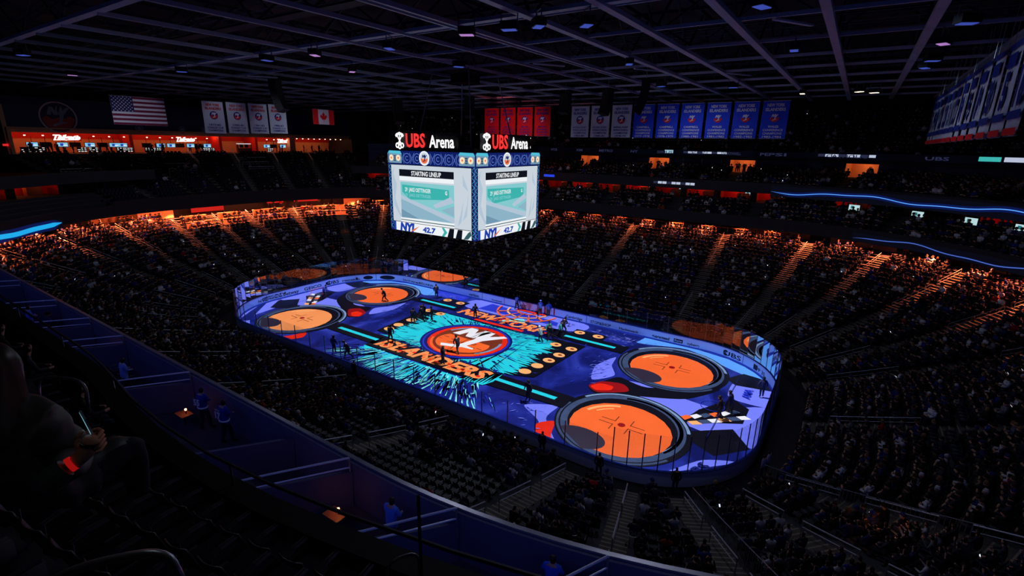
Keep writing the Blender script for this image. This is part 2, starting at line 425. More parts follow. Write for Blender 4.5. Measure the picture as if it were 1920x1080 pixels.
# televisions hanging under the club front on the right
for s in (35.0, 30.6, 27.2, 24.2):
    c = P3(24.7, s, 14.35); o = empty('television', c, math.atan2(outdir(s).y, outdir(s).x)-math.pi/2)
    a = MB(); a.box((0, 0, 0), (1.3, 0.08, 0.8), M_black); a.build('bezel', o)
    a = MB(); a.box((0, -0.05, 0), (1.2, 0.02, 0.7), emat('tv_pale', S(190, 225, 230), 0.9)); a.box((-0.2, -0.065, 0.05), (0.35, 0.01, 0.35), emat('tv_teal', S(40, 120, 130), 0.8)); a.build('screen', o)
    a = MB(); a.bar((0, 0.05, 0.4), (0, 0.05, 1.2), 0.06, 0.06, M_black); a.build('bracket', o)
    tag(o, 'lit television hanging under the blue light ribbon, far right corner', 'television', 'televisions under the club front')

# ---------------------------------------------------------------- left end deck (straight towards the bar wall)
XW = -70.0
def LP(u, v, z):
    """u 0 front .. 1 wall ; v 0 (far side) .. 1 (near side)"""
    s = 103.0+v*(136.5-103.0); a = P3(20.8, s, z); b = Vector((XW, 41.5-v*61.5, z)); return a*(1-u)+b*u
LROW = 17
def lrow(i): return i/LROW, 12.2+(18.6-12.2)*i/(LROW-1)
m = MB(); vv = [j/40 for j in range(41)]
for i in range(LROW):
    u0, z = lrow(i); zp = lrow(i-1)[1] if i else 11.2; u1 = (i+1)/LROW
    vs = [LP(u0, v, zp) for v in vv]+[LP(u0, v, z) for v in vv]+[LP(u1, v, z) for v in vv]
    m.add(vs, [(j, j+1, 42+j, 41+j) for j in range(40)], M_riser); m.add(vs, [(41+j, 42+j, 83+j, 82+j) for j in range(40)], M_conc)
reg(m); struct(m.build('end_deck_floor'))
fascia('end_deck_front_trim', 20.45, 10.9, 12.9, 103.5, 137.0)
m = MB(); sweep(m, [(20.8, 11.5), (24, 12.0), (33, 12.6)], 104, 136, M_dark, 1.5); struct(m.build('end_deck_ceiling'))
for v in (0.06, 0.2, 0.335, 0.47, 0.605, 0.74, 0.87):
    m = MB()
    for i in range(LROW):
        u0, z = lrow(i); zn = z+0.4; dv = 0.011
        for k, (du, zz) in enumerate(((0, z+0.012), (0.5/LROW, z+0.2))):
            if i == LROW-1 and k: continue
            q = [LP(u0+du, v-dv, zz), LP(u0+du, v+dv, zz), LP((i+1)/LROW, v+dv, zz), LP((i+1)/LROW, v-dv, zz)]
            m.add(q+[a-Vector((0, 0, 0.2)) for a in q], [(0, 1, 2, 3), (0, 4, 5, 1), (1, 5, 6, 2), (3, 7, 4, 0)], M_step)
    struct(m.build('end_deck_stairs_floor'))
# bar hall behind the end deck: floor, back wall, ceiling, side walls; the dark blue board above
YA, YB = 41.5, -19.0
m = MB(); m.box((XW-4.5, (YA+YB)/2, 18.5), (9.5, YA-YB, 0.2), M_conc); struct(m.build('bar_floor'))
m = MB(); m.box((XW-8.0, (YA+YB)/2, 20.4), (0.3, YA-YB, 4.0), M_warm); m.box((XW-7.8, (YA+YB)/2, 21.3), (0.1, YA-YB, 0.9), M_redwall); struct(m.build('wall_bar'))
m = MB(); m.box((XW-3.5, (YA+YB)/2, 22.35), (9.0, YA-YB, 0.2), M_warm); struct(m.build('bar_ceiling'))
m = MB(); m.box((XW, (YA+YB)/2, 22.1), (0.25, YA-YB, 0.75), M_warm); struct(m.build('trim_1'))
m = MB(); m.box((XW+0.1, (YA+YB)/2-1.5, 24.6), (0.3, YA-YB+3, 4.2), M_navypanel); struct(m.build('wall_board'))
m = MB(); m.box((XW-3.5, YA, 20.4), (9, 0.4, 4), M_dark); m.box((XW-3.5, YB, 20.4), (9, 0.4, 4), M_warm); m.box((XW+0.2, YB-0.2, 21.5), (0.5, 0.5, 8), M_warm); struct(m.build('bar_side_wall'))
for y in (26.3,): 
    m = MB(); m.box((XW-0.6, y, 20.3), (1.1, 1.3, 3.6), M_warm); struct(m.build('bar_column'))
for y in (12.6, -2.6, 20.0):
    m = MB(); m.box((XW-5.5, y, 20.3), (4.5, 0.5, 3.6), M_redwall); struct(m.build('bar_pier_column'))
YBAR = [(-18.0, -4.0), (-1.6, 10.6), (20.5, 25.0)]
for n, (ya, yb) in enumerate(YBAR):
    yc = (ya+yb)/2
    for q in range(int((yb-ya)/3)+1):
        y = ya+1.2+q*3
        light('bar_lamp', 'POINT', (XW-5.0, y, 21.6), 58, (1.0, 0.25, 0.09), size=0.1)
for y in (14.5, 17.5, 29, 33, 37): light('bar_lamp', 'POINT', (XW-3.5, y, 21.6), 80, (1.0, 0.33, 0.12), size=0.1)

# ---------------------------------------------------------------- near terrace with loge boxes
T0, T1 = 160.0, 237.0
TZ = 11.35
M_terr = mat('terrace_wall_paint', S(84, 84, 112), 0.7, vary=0.3, scale=0.35)
m = MB(); sweep(m, rect_prof(18.75, 19.0, 8.0, TZ), T0, T1, M_terr, 1.0, True); reg(m); struct(m.build('wall_terrace'))
m = MB(); sweep(m, rect_prof(18.74, 18.88, TZ, TZ+0.06), T0, T1, M_steel, 1.0, True); struct(m.build('trim_2'))
deck('terrace_floor', [(19.0, 20.9, 9.75), (20.9, 22.8, 10.15), (22.8, 27.0, 10.55)], T0, T1)
# upper deck on the near side, where the photographer stands; its front edge bows in on the left
def dsh(s): q = min(1, max(0, (s-203.0)/7)); return -0.55*(1-q*q*(3-2*q))
def nsweep(mb, prof, s0, s1, mt, step=0.8, closed=False):
    ss = srange(s0, s1, step); n = len(prof); vs = [P3(d+dsh(s), s, z) for s in ss for d, z in prof]; fs = []
    for i in range(len(ss)-1):
        for k in range(n if closed else n-1):
            k2 = (k+1) % n; fs.append((i*n+k, (i+1)*n+k, (i+1)*n+k2, i*n+k2))
    mb.add(vs, fs, mt)
m = MB(); zp = 15.0
for k in range(9):
    d0, z = 24.95+0.85*k, 15.45+0.66*k
    nsweep(m, [(d0-0.01, zp), (d0, z)], 156, 238.5, M_riser); nsweep(m, [(d0, z), (d0+0.85, z)], 156, 238.5, M_conc); zp = z
reg(m); struct(m.build('near_deck_floor'))
m = MB(); nsweep(m, rect_prof(24.6, 24.95, 14.2, 16.0), 156, 238.5, M_black, 0.8, True); reg(m); struct(m.build('near_deck_front_trim'))
m = MB(); nsweep(m, [(24.95, 14.3), (33.0, 14.3)], 156, 238.5, M_black, 2); struct(m.build('near_deck_ceiling'))
# ================================================================== THE RINK
def ice_mat():  # blue of the projected picture put into the ice as base colour
    m = bpy.data.materials.new('ice_painted_projection'); m.use_nodes = True; nt = m.node_tree; b = nt.nodes['Principled BSDF']
    N = nt.nodes.new; L = nt.links.new; b.inputs['Roughness'].default_value = 0.25; b.inputs['Specular IOR Level'].default_value = 0.15
    tc = N('ShaderNodeTexCoord'); no = N('ShaderNodeTexNoise'); no.inputs['Scale'].default_value = 0.22; no.inputs['Detail'].default_value = 5; no.inputs['Distortion'].default_value = 1.2
    mp = N('ShaderNodeMapping'); mp.inputs['Scale'].default_value = (1.0, 0.6, 1); mp.inputs['Rotation'].default_value = (0, 0, 0.5)
    L(tc.outputs['Object'], mp.inputs[0]); L(mp.outputs[0], no.inputs['Vector'])
    cr = N('ShaderNodeValToRGB'); e = cr.color_ramp.elements
    e[0].position = 0.40; e[0].color = (*S(18, 24, 92), 1); e[1].position = 0.78; e[1].color = (*S(58, 74, 190), 1)
    k = e.new(0.55); k.color = (*S(30, 42, 140), 1)
    L(no.outputs['Fac'], cr.inputs[0]); L(cr.outputs[0], b.inputs['Base Color']); MATS['ice'] = m; return m
M_ice = ice_mat()
def ic(n, r, g, b, v=0.12, sc=0.8): return mat('ice_'+n, S(r, g, b), 0.35, vary=v, scale=sc, spec=0.15)  # projector colours painted into the picture pieces as base colour
I_lav = ic('lavender', 118, 128, 250, 0.1, 0.3); I_sky = ic('sky', 92, 160, 250, 0.1, 0.3); I_cy = ic('cyan', 36, 208, 226, 0.10); I_cy2 = ic('pale_cyan', 130, 238, 240)
I_blk = ic('black', 12, 12, 26); I_navy = ic('navy', 18, 26, 104, 0.2); I_slate = ic('slate', 60, 76, 112, 0.35, 1.5); I_slate2 = ic('pale_slate', 120, 150, 190, 0.3, 1.5)
I_org = ic('orange', 252, 104, 46, 0.10, 0.5); I_orgl = ic('light_orange', 255, 150, 88, 0.12, 0.5); I_org2 = ic('pale_orange', 255, 178, 112, 0.05); I_red = ic('red', 238, 40, 20, 0.2, 1.2); I_dred = ic('dark_red', 150, 14, 22, 0.3); I_wht = ic('white', 238, 238, 245, 0.03)
I_plum = ic('plum', 50, 42, 62, 0.2); I_brn = ic('brown', 120, 50, 30, 0.3); I_blue = ic('blue', 38, 54, 200, 0.2)
rink = empty('ice_rink'); tag(rink, 'hockey rink ice with a projected boom box picture painted on in blue, cyan and orange', 'ice rink')
N_ = 14
def rr(d, z): 
    return [tuple(P3(d, s, z)) for s in srange(0, 240.76, 1.5)[:-1]]
m = MB(); q = rr(0, 0); m.add(q, [tuple(range(len(q)))], M_ice); m.build('ice_sheet', rink)
Zc = [0.004]
def lay(fn, name, label=None):
    Zc[0] += 0.0022; mm = MB(); PNAME[0] = name; fn(mm, Zc[0])
    if not mm.f: return None
    o = mm.build(name, rink)
    if label: o['label'] = label
    return o
def clip_poly(pts, d=-0.15):         # keep inside the boards
    out = []
    for x, y in pts:
        ax, ay = abs(x), abs(y); r = 8.53+d
        qx, qy = max(ax-HX, 0), max(ay-HY, 0); L_ = math.hypot(qx, qy)
        if qx > 0 and qy > 0 and L_ > r: ax, ay = HX+qx/L_*r, HY+qy/L_*r
        ax = min(ax, HX+r); ay = min(ay, HY+r); out.append((math.copysign(ax, x), math.copysign(ay, y)))
    return out
def smooth(pts):
    n = len(pts); o = []
    for i in range(n):
        p0, p1, p2, p3 = [np.array(pts[(i+k) % n], float) for k in (-1, 0, 1, 2)]
        for t in np.linspace(0, 1, 7)[:-1]:
            c = 0.5*((2*p1)+(p2-p0)*t*0.8+(2*p0*0.8-(5-0.4*0)*p1*0+0)*0) if False else (2*t**3-3*t**2+1)*p1+(t**3-2*t**2+t)*0.36*(p2-p0)+(-2*t**3+3*t**2)*p2+(t**3-t**2)*0.36*(p3-p1)
            o.append((float(c[0]), float(c[1])))
    return o
def dense(pts, st=0.6):
    o = []
    for i in range(len(pts)):
        a = pts[i]; b = pts[(i+1) % len(pts)]; n = max(1, int(math.dist(a, b)/st))
        o += [(a[0]+(b[0]-a[0])*k/n, a[1]+(b[1]-a[1])*k/n) for k in range(n)]
    return o
PNAME = ['pale_patch']
def pl(mm, pts, m_, z):
    q = MB(); q.poly(clip_poly(smooth(pts) if PNAME[0] in ('red_spill', 'pale_patch') else dense(pts)), m_, None, z); q.build(PNAME[0], rink)
# pale ends and pale patches
def f(mm, z):
    for sx in (-1, 1):
        pl(mm, [(sx*17.0, -1.6), (sx*30.3, -4), (sx*30.3, 3.2), (sx*26, 0.6), (sx*20, 1.4), (sx*17.5, 0.6)], I_lav, z)
        pl(mm, [(sx*27, 3.4), (sx*30.3, 3.4), (sx*30.3, 6.6), (sx*27, 7.4)], I_lav, z)
    pl(mm, [(14, 12.8), (30.3, 12.8), (30.3, 8.2), (26, 9.6), (21, 12.2), (16, 10.8)], I_sky, z)
    pl(mm, [(-14, 12.8), (-30.3, 12.8), (-28, 8.8), (-24, 11.9), (-20, 12.0), (-16, 9.8)], I_sky, z)
    pl(mm, [(22, -12.8), (30.3, -12.8), (30.3, -6.5), (27.5, -7.5), (25.5, -10.6)], I_lav, z)
    pl(mm, [(-22, -12.8), (-30.3, -12.8), (-30.3, -4), (-27.6, -5.4), (-26.5, -10)], I_lav, z)
    pl(mm, [(-7.8, 12.85), (8.2, 12.85), (7.8, 9.4), (-7.2, 9.0)], I_lav, z)
    pl(mm, [(13, -8.4), (15.4, -6.9), (15.6, -9.2), (18.4, -12.4), (16.2, -12.8), (15.4, -10)], I_lav, z)
lay(f, 'pale_patch')
def f(mm, z):       # navy strokes in the pale ends
    for sx in (-1, 1):
        pl(mm, [(sx*24.6, -3.4), (sx*28.9, -0.7), (sx*28.9, 2.1), (sx*27.4, 3.3), (sx*25.4, -0.4)], I_blk, z)
        pl(mm, [(sx*26.0, 7.2), (sx*27.2, 9.3), (sx*30.3, 8.9), (sx*30.3, 6.9), (sx*27, 6.2)], I_blk, z)
        pl(mm, [(sx*24.8, -5.0), (sx*28.4, -2.0), (sx*30.0, -4.2), (sx*28, -6.6)], I_blk, z)
        pl(mm, [(sx*25.5, -10.8), (sx*30.2, -5.8), (sx*30.3, -6.6), (sx*26.3, -12.0)], I_navy, z)
    pl(mm, [(10, 12.8), (16, 12.8), (15.6, 10.4), (9.8, 11.5)], I_navy, z)
    pl(mm, [(-10, 12.8), (-17, 12.8), (-14, 10.6), (-9.8, 10.8)], I_blue, z)
    pl(mm, [(-5.6, 12.4), (5.4, 11.2), (5.9, 10.0), (-6.0, 9.6)], I_blue, z)
lay(f, 'dark_patch')
def f(mm, z):       # cassette-like bars of orange on the dark slabs in front of the goals
    for sx in (-1, 1):
        for k in range(6):
            a = 25.1+k*0.62; b = -2.9+k*0.62
            pl(mm, [(sx*a, b), (sx*(a+0.5), b-0.3), (sx*(a+1.15), b+0.25), (sx*(a+0.6), b+0.55)], (I_org2, I_slate, I_wht)[k % 3], z)
            pl(mm, [(sx*(a-0.7), b+0.4), (sx*(a-0.2), b+0.1), (sx*(a+0.2), b+0.9), (sx*(a-0.3), b+1.0)], (I_org, I_wht, I_slate)[k % 3], z)
lay(f, 'orange_bars')
def f(mm, z):       # spills of the loudspeakers towards the middle: red, brown, pale crescents
    for sx in (-1, 1):
        for sy in (-1, 1):
            if sy > 0:
                pl(mm, [(sx*15.9, -1.9), (sx*16.6, -0.4), (sx*17.6, 1.4), (sx*20.5, 0.9), (sx*26, 4.6), (sx*24, 0.8), (sx*20, -1.4), (sx*17, -2.9)], I_blk, z)
                pl(mm, [(sx*15.9, -1.9), (sx*16.6, -0.4), (sx*18.4, 0.2), (sx*19.3, -0.9), (sx*17.2, -2.6)], I_dred, z+0.0006); pl(mm, [(sx*16.1, -1.9), (sx*16.6, -0.9), (sx*17.8, -0.8), (sx*17.9, -1.6), (sx*16.9, -2.3)], I_red, z+0.0012)
                pl(mm, [(sx*15.6, -0.6), (sx*14.6, 2.4), (sx*15.4, 5.6), (sx*15.9, 3.4), (sx*17.0, 1.4)], I_lav, z+0.0008)
            else:
                pl(mm, [(sx*15.4, -10.4), (sx*16.4, -9.2), (sx*17.2, -11.2), (sx*18.6, -12.6), (sx*16.8, -12.6)], I_red, z+0.0008)
lay(f, 'red_spill')
ncir = 40
def speaker(cx, cy, tag_):
    o = lay(lambda mm, z: (mm.disc((cx, cy), 5.35, 5.35, I_blk, None, z, 64)), 'speaker_surround')
    lay(lambda mm, z: [mm.ring((cx, cy), 4.95-0.0*k, 5.2, I_slate2, None, z, 40, R_(20), R_(150)), mm.ring((cx, cy), 4.25, 4.88, I_slate, None, z, 64), mm.ring((cx, cy), 4.1, 4.3, I_blk, None, z+0.0006, 40, R_(150), R_(330)),
                       mm.ring((cx+0.2, cy+0.3), 4.1, 4.4, I_slate2, None, z, 40, R_(-30), R_(110)), mm.ring((cx, cy), 5.0, 5.2, I_slate, None, z, 40, R_(170), R_(330))], 'speaker_rim')
    lay(lambda mm, z: mm.disc((cx+0.05, cy-0.55), 3.98, 3.85, I_org if cx > 0 or cy > 0 else I_orgl, None, z, 22), 'speaker_cone')
    lay(lambda mm, z: [mm.ring((cx, cy-0.6), 3.3, 3.6, I_org2, None, z, 12, R_(110), R_(160)), mm.ring((cx, cy-0.6), 2.9, 3.05, I_org2, None, z, 12, R_(120), R_(150))], 'cone_shine')
    lay(lambda mm, z: mm.poly([(x, y) for x, y in [(cx-2.0+2.05*math.cos(a), cy-3.5+1.35*math.sin(a)) for a in np.linspace(0, 2*math.pi, 28)[:-1]] if (x-cx)**2+(y-cy)**2 < 5.0**2], I_plum, None, z), 'cone_shadow_shape')
    def cross(mm, z):
        fx, fy = cx, cy-0.05 if cy < 0 else cy
        mm.disc((fx, fy), 0.3, 0.3, I_dred, None, z, 16)
        for a in (-1, 1):
            for b in (-1, 1):
                mm.poly([(fx+a*0.6, fy+b*0.24), (fx+a*1.8, fy+b*0.24), (fx+a*1.8, fy+b*0.32), (fx+a*0.6, fy+b*0.32)][::a*b], I_brn, None, z)
                mm.poly([(fx+a*0.6, fy+b*0.24), (fx+a*0.68, fy+b*0.24), (fx+a*0.68, fy+b*1.1), (fx+a*0.6, fy+b*1.1)][::a*b], I_brn, None, z)
    lay(cross, 'faceoff_mark')
for sx in (1, -1):
    for sy in (1, -1): speaker(sx*21.0, sy*6.55, '')
# dark bars with cyan light bars
def f(mm, z):
    pl(mm, [(-15.6, -4.8), (-15.6, -7.0), (-7.4, -7.0), (-8.2, -4.8)], I_blk, z); pl(mm, [(15.9, -4.8), (15.9, -7.0), (8.0, -7.4), (8.0, -5.0)], I_blk, z)
    pl(mm, [(-15.6, 8.7), (-15.6, 6.9), (-7.6, 6.9), (-7.6, 8.7)], I_blk, z); pl(mm, [(15.6, 8.9), (15.6, 6.7), (6.2, 6.7), (6.2, 8.9)], I_blk, z)
    pl(mm, [(-12.2, 10.7), (-12.2, 8.9), (-8.2, 8.9), (-8.2, 10.7)], I_blk, z); pl(mm, [(8.4, 10.5), (8.4, 8.9), (12.4, 8.9), (12.4, 10.5)], I_blk, z)
    pl(mm, [(-11.2, 5.6), (-7.0, 5.6), (-8.0, -4.0), (-10.4, -4.0)], I_blk, z); pl(mm, [(7.6, 6.2), (11.6, 6.2), (11.0, -3.6), (8.4, -4.6)], I_blk, z)
    pl(mm, [(-8.2, -4.85), (8.3, -4.85), (8.3, -7.35), (-8.2, -7.55)], I_blk, z); pl(mm, [(-7.6, 8.9), (6.6, 8.9), (6.6, 5.5), (-7.6, 5.5)], I_navy, z)
lay(f, 'dark_bar')
def f(mm, z):
    for x0, x1, y in ((-14.6, -8.0, -5.95), (8.3, 14.7, -5.95), (8.2, 14.4, 7.75), (-14.6, -8.5, 7.85)):
        q = MB(); q.poly([(x0, y-0.26), (x1, y-0.26), (x1, y+0.26), (x0, y+0.26)], I_cy, None, z); q.build('cyan_bar', rink)
lay(f, 'cyan_bar')
# the splash
def f(mm, z):
    pts = []
    for k in range(260):
        a = 2*math.pi*k/260; ca, sa = math.cos(a), math.sin(a)
        bx = min(9.6/abs(ca) if ca else 99, (5.6 if sa > 0 else 4.75)/abs(sa) if sa else 99)
        bx = min(bx, 10.4)
        pts.append((ca*bx*(random.uniform(0.90, 1.02) if k % 2 else random.uniform(0.80, 0.95)), sa*bx*(random.uniform(0.93, 1.0))))
    mm.poly(pts, I_cy, None, z)
    pts = []
    for k in range(81):
        x = -8+16*k/80; pts.append((x, -7.75))
    low = []
    for k in range(110):
        x = 8.4-16.6*k/110; dep = -11.6+0.055*(x+1)**2*1.0
        low.append((x*1.0, dep+(random.uniform(0.7, 2.4) if k % 2 else random.uniform(-0.7, 0.3))))
    mm.poly(pts+low, I_cy, None, z)
lay(f, 'cyan_splash')
def f(mm, z):
    for k in range(330):
        a = random.uniform(0, 2*math.pi); ca, sa = math.cos(a), math.sin(a)
        bx = min(9.8/abs(ca) if ca else 99, 5.4/abs(sa) if sa else 99); bx = min(bx, 10.5)
        up = random.random()
        r0 = 4.6+up*(bx-4.6)*0.8; r1 = min(bx, r0+random.uniform(0.6, 2.6)); w_ = random.uniform(0.03, 0.12)
        if r1 <= r0: continue
        c = random.choice([I_blue, I_navy, I_blue, I_cy2, I_navy]); n = (-sa*w_, ca*w_)
        mm.poly([(ca*r0+n[0]*0.3, sa*r0+n[1]*0.3), (ca*r1, sa*r1), (ca*r0-n[0]*0.6, sa*r0-n[1]*0.6)], c, None, z)
        mm.poly([(ca*r0+n[0], sa*r0+n[1]), (ca*r0-n[0], sa*r0-n[1]), (ca*r1, sa*r1)], c, None, z)
    for k in range(330):
        x = random.uniform(-8, 8); a = math.atan2(-8.5, x)+random.uniform(-0.1, 0.1); ca, sa = math.cos(a), math.sin(a)
        r0 = random.uniform(7.6, 10.2)/abs(sa); r1 = r0+random.uniform(0.7, 2.6); w_ = random.uniform(0.03, 0.16); n = (-sa*w_, ca*w_)
        if r1*sa < -12.4: r1 = 12.4/abs(sa)
        if r1 > r0: mm.poly([(ca*r0+n[0], sa*r0+n[1]), (ca*r0-n[0], sa*r0-n[1]), (ca*r1, sa*r1)], random.choice([I_blue, I_navy, I_cy2, I_navy]), None, z)
    for k in range(16):      # splash fingers
        x = 1.5+k*0.42; L0 = random.uniform(1.3, 2.4); dx = (k-6)*0.13
        mm.poly([(x, -9.6), (x+dx*L0-0.1, -9.6-L0), (x+dx*L0+0.14, -9.6-L0), (x+0.1, -9.6)], I_cy2, None, z)
lay(f, 'splash_streaks')
def f(mm, z):      # chalky scribbles beside the loudspeakers
    for cx, cy, sx, sy, n, c in ((13.5, 10.8, 3.2, 1.0, 70, I_lav), (15.2, 2.6, 1.2, 2.6, 60, I_lav), (17.2, 10.6, 1.6, .9, 40, I_sky), (-12.5, 11.6, 2.6, .9, 50, I_lav), (-15.2, 3.0, 1.2, 2.2, 40, I_lav), (6.5, 11.2, 1.4, 1.2, 40, I_navy), (12.0, 0.5, 2.4, 4.0, 24, I_blue), (-13.2, 0.5, 2.2, 4.0, 24, I_blue), (3.2, -10.6, 5.0, 1.0, 30, I_blue), (14.0, -9.5, 3.0, 1.5, 24, I_lav)):
        for k in range(n):
            x, y = random.gauss(cx, sx*.55), random.gauss(cy, sy*.55); a = random.gauss(.7, .5); L_ = random.uniform(.15, .8); w_ = random.uniform(.02, .05)
            if abs(y) > 12.6 or abs(x) > 29 or min(math.hypot(x-u, y-v) for u in (21, -21) for v in (6.55, -6.55)) < 6.0: continue
            dx, dy = math.cos(a)*L_, math.sin(a)*L_
            mm.poly([(x-dx/2, y-dy/2), (x+dy*w_*2, y-dx*w_*2), (x+dx/2, y+dy/2), (x-dy*w_*2, y+dx*w_*2)], c, None, z)
lay(f, 'scribbles')
# buttons
def f(mm, z):
    for x, y in ((-10.6, 4.9), (-8.4, 4.8), (-9.7, 0.9), (-9.7, -1.2), (-9.6, -2.8), (-11.5, 9.8), (-9.2, 9.8), (8.7, 4.7), (10.7, 4.6), (10.4, 2.4), (10.2, 0.6), (9.9, -1.2), (9.6, -3.0), (9.2, 9.6), (11.5, 9.7)):
        q = MB(); q.disc((x, y), 0.64, 0.56, I_org2, None, z, 20)
        if (x, y) not in ((-9.7, -1.2), (-9.6, -2.8), (9.9, -1.2), (9.6, -3.0)): q.disc((x+0.08, y+0.05), 0.24, 0.19, I_brn, None, z+0.001, 12)
        q.build('round_button', rink)
    for x, y in () and ((-10.6, 4.9), (-8.4, 4.8), (-9.7, 0.9), (-11.5, 9.8), (-9.2, 9.8), (8.7, 4.7), (10.7, 4.6), (10.4, 2.4), (10.2, 0.6), (9.2, 9.6), (11.5, 9.7)):
        mm.disc((x+0.08, y+0.05), 0.26, 0.2, I_brn, None, z+0.001, 12)
lay(f, 'buttons')
def f(mm, z):        # ring of the far centre: orange arcs and the red strip
    for r in (3.2, 2.2, 1.2):
        mm.ring((0.2, 12.7), r*1.35-0.28, r*1.35, I_org if r != 2.2 else I_org2, None, z, 24, R_(184), R_(356), 1.0)
    for a in (215, 245, 270, 300, 325):
        mm.poly([(0.2+0.8*math.cos(R_(a)), 12.7+0.8*math.sin(R_(a))), (0.2+4.2*math.cos(R_(a-2)), 12.7+4.2*math.sin(R_(a-2))), (0.2+4.2*math.cos(R_(a+3)), 12.7+4.2*math.sin(R_(a+3)))], I_org, None, z)
    mm.poly([(-1.6, 12.7), (2.8, 12.7), (2.8, 12.2), (-1.6, 12.2)], I_red, None, z)
    mm.poly([(-3.6, 5.65), (3.6, 5.65), (3.6, 6.2), (-3.6, 6.2)], I_red, None, z)
    mm.poly([(-0.9, 7.0), (2.2, 8.6), (1.4, 9.6), (-0.3, 8.4)], I_cy2, None, z)
lay(f, 'far_arcs')
# emblem
NYN = [(-2.75, 0.7), (-1.95, 3.15), (-0.95, 3.15), (-0.55, 1.95), (-0.15, 3.35), (0.85, 3.35), (0.1, 0.75), (-0.95, 0.75), (-1.4, 1.9), (-1.75, 0.7)]
NYY = [(0.0, 2.4), (0.35, 3.25), (1.3, 3.3), (1.35, 2.1), (2.55, 3.15), (3.15, 2.95), (1.45, 0.7), (0.85, -1.3), (1.9, -1.45), (2.0, -1.75), (0.7, -1.85), (0.3, -2.2), (-1.5, -2.75), (-1.9, -2.2), (-0.5, -1.75), (0.0, -1.3), (0.4, 0.6)]
def logo(mm, M, R, cols, dz=0.002, z=0.0, n=48, circle=True):
    """white NY with a stick over an island, in a ring. cols: ring, disc, island, letters"""
    k = R/4.6
    def sc_(p): return [(x*k, y*k) for x, y in p]
    if circle: mm.disc((0, 0), R*1.0, R*1.0, cols[0], M, z, n); mm.disc((0, 0), R*0.9, R*0.9, cols[1], M, z+dz, n)
    mm.poly([(R*0.88*math.cos(a), R*0.88*math.sin(a)) for a in np.linspace(R_(183), R_(357), 24)]+sc_([(3.0, 0.5), (1.6, -0.4), (0.2, 0.1), (-1.4, -0.6), (-2.8, 0.4)]), cols[2], M, z+2*dz)
    mm.poly(sc_(NYN), cols[3], M, z+3*dz); mm.poly(sc_(NYY), cols[3], M, z+3*dz)
Zc[0] += 0.003
mm = MB(); zz = Zc[0]
mm.disc((0, -0.2), 5.25, 5.0, I_navy, None, zz, 64); mm.ring((0, -0.2), 4.75, 4.95, I_blue, None, zz+0.001, 60, ry=0.96)
mm.disc((0.15, -0.15), 4.55, 4.4, I_red, None, zz+0.002, 24); mm.disc((0.15, -0.15), 3.95, 3.8, I_brn, None, zz+0.003, 24)
mm.disc((0.1, -1.0), 3.3, 2.5, I_org, None, zz+0.004, 17, R_(150), R_(385))
for a0, a1, r in ((110, 160, 3.6), (-40, 20, 3.7), (200, 330, 3.9)): mm.ring((0.15, -0.15), r, r+0.3, I_slate2 if r < 3.9 else I_org, None, zz+0.005, 20, R_(a0), R_(a1))
for k in range(40):
    a = R_(random.uniform(185, 355)); r = random.uniform(0.5, 3.5); x, y = 0.15+r*math.cos(a), -0.15+r*math.sin(a)*0.95; t = random.uniform(-0.3, 0.3)
    mm.poly([(x-0.4, y-0.06+t*0.3), (x+0.4, y-0.06-t*0.3), (x+0.35, y+0.07-t*0.3), (x-0.35, y+0.05+t*0.3)], random.choice([I_red, I_brn, I_org]), None, zz+0.006)
mm.build('emblem_disc', rink)
mm = MB(); k = 1.04
mm.poly([(x*k+0.15, y*k-0.1) for x, y in NYN], I_wht, None, zz+0.009); mm.poly([(x*k+0.15, y*k-0.1) for x, y in NYY], I_wht, None, zz+0.009)
mm.build('emblem_letters', rink)
Zc[0] += 0.012
def f(mm, z):
    for wd, x0, y0, ln, hh, nm in (('ISLANDERS', 0.05, -6.98, 14.9, 1.9, 'island_lettering'), ('NEW YORK', -0.4, 6.55, 13.4, 1.95, 'city_lettering')):
        q = MB(); text(q, wd, plane_M((x0, y0, z), (1, 0, 0), (0, 1, 0)), ln, hh, I_orgl, 0.045, 0.22, 0.001)
        for k in range(34):       # orange strokes across the letters
            x = x0+random.uniform(-ln/2, ln/2-.4); y = y0+random.uniform(0.05, 1.3)
            q.poly([(x, y), (x+0.35, y+0.05), (x+0.28, y+0.5), (x-0.1, y+0.3)], random.choice([I_org, I_org, I_red]), None, z+0.0018)
        q.build(nm, rink)
lay(f, 'lettering')
def f(mm, z):     # sponsor marks on the ice at the right end, crease arc, thin lines
    M1 = plane_M((28.6, 4.9, z), (0, 1, 0), (-1, 0, 0)); text(mm, 'AMA', M1, 2.0, 0.7, I_blue, 0.03)
    mm.ring((26.2, 0.8), 0.95, 1.0, I_blue, None, z, 24)
    mm.poly([(27.0, -5.0), (27.05, -5.0), (27.05, 8.0), (27.0, 8.0)], I_navy, None, z)
    mm.poly([(-27.05, -5.0), (-27.0, -5.0), (-27.0, 8.0), (-27.05, 8.0)], I_navy, None, z)
    M1 = plane_M((27.8, -9.3, z), (0.3, 1, 0), (-1, 0.3, 0)); text(mm, 'UBS', M1, 2.4, 0.8, I_navy, 0.02)
lay(f, 'ice_marks')

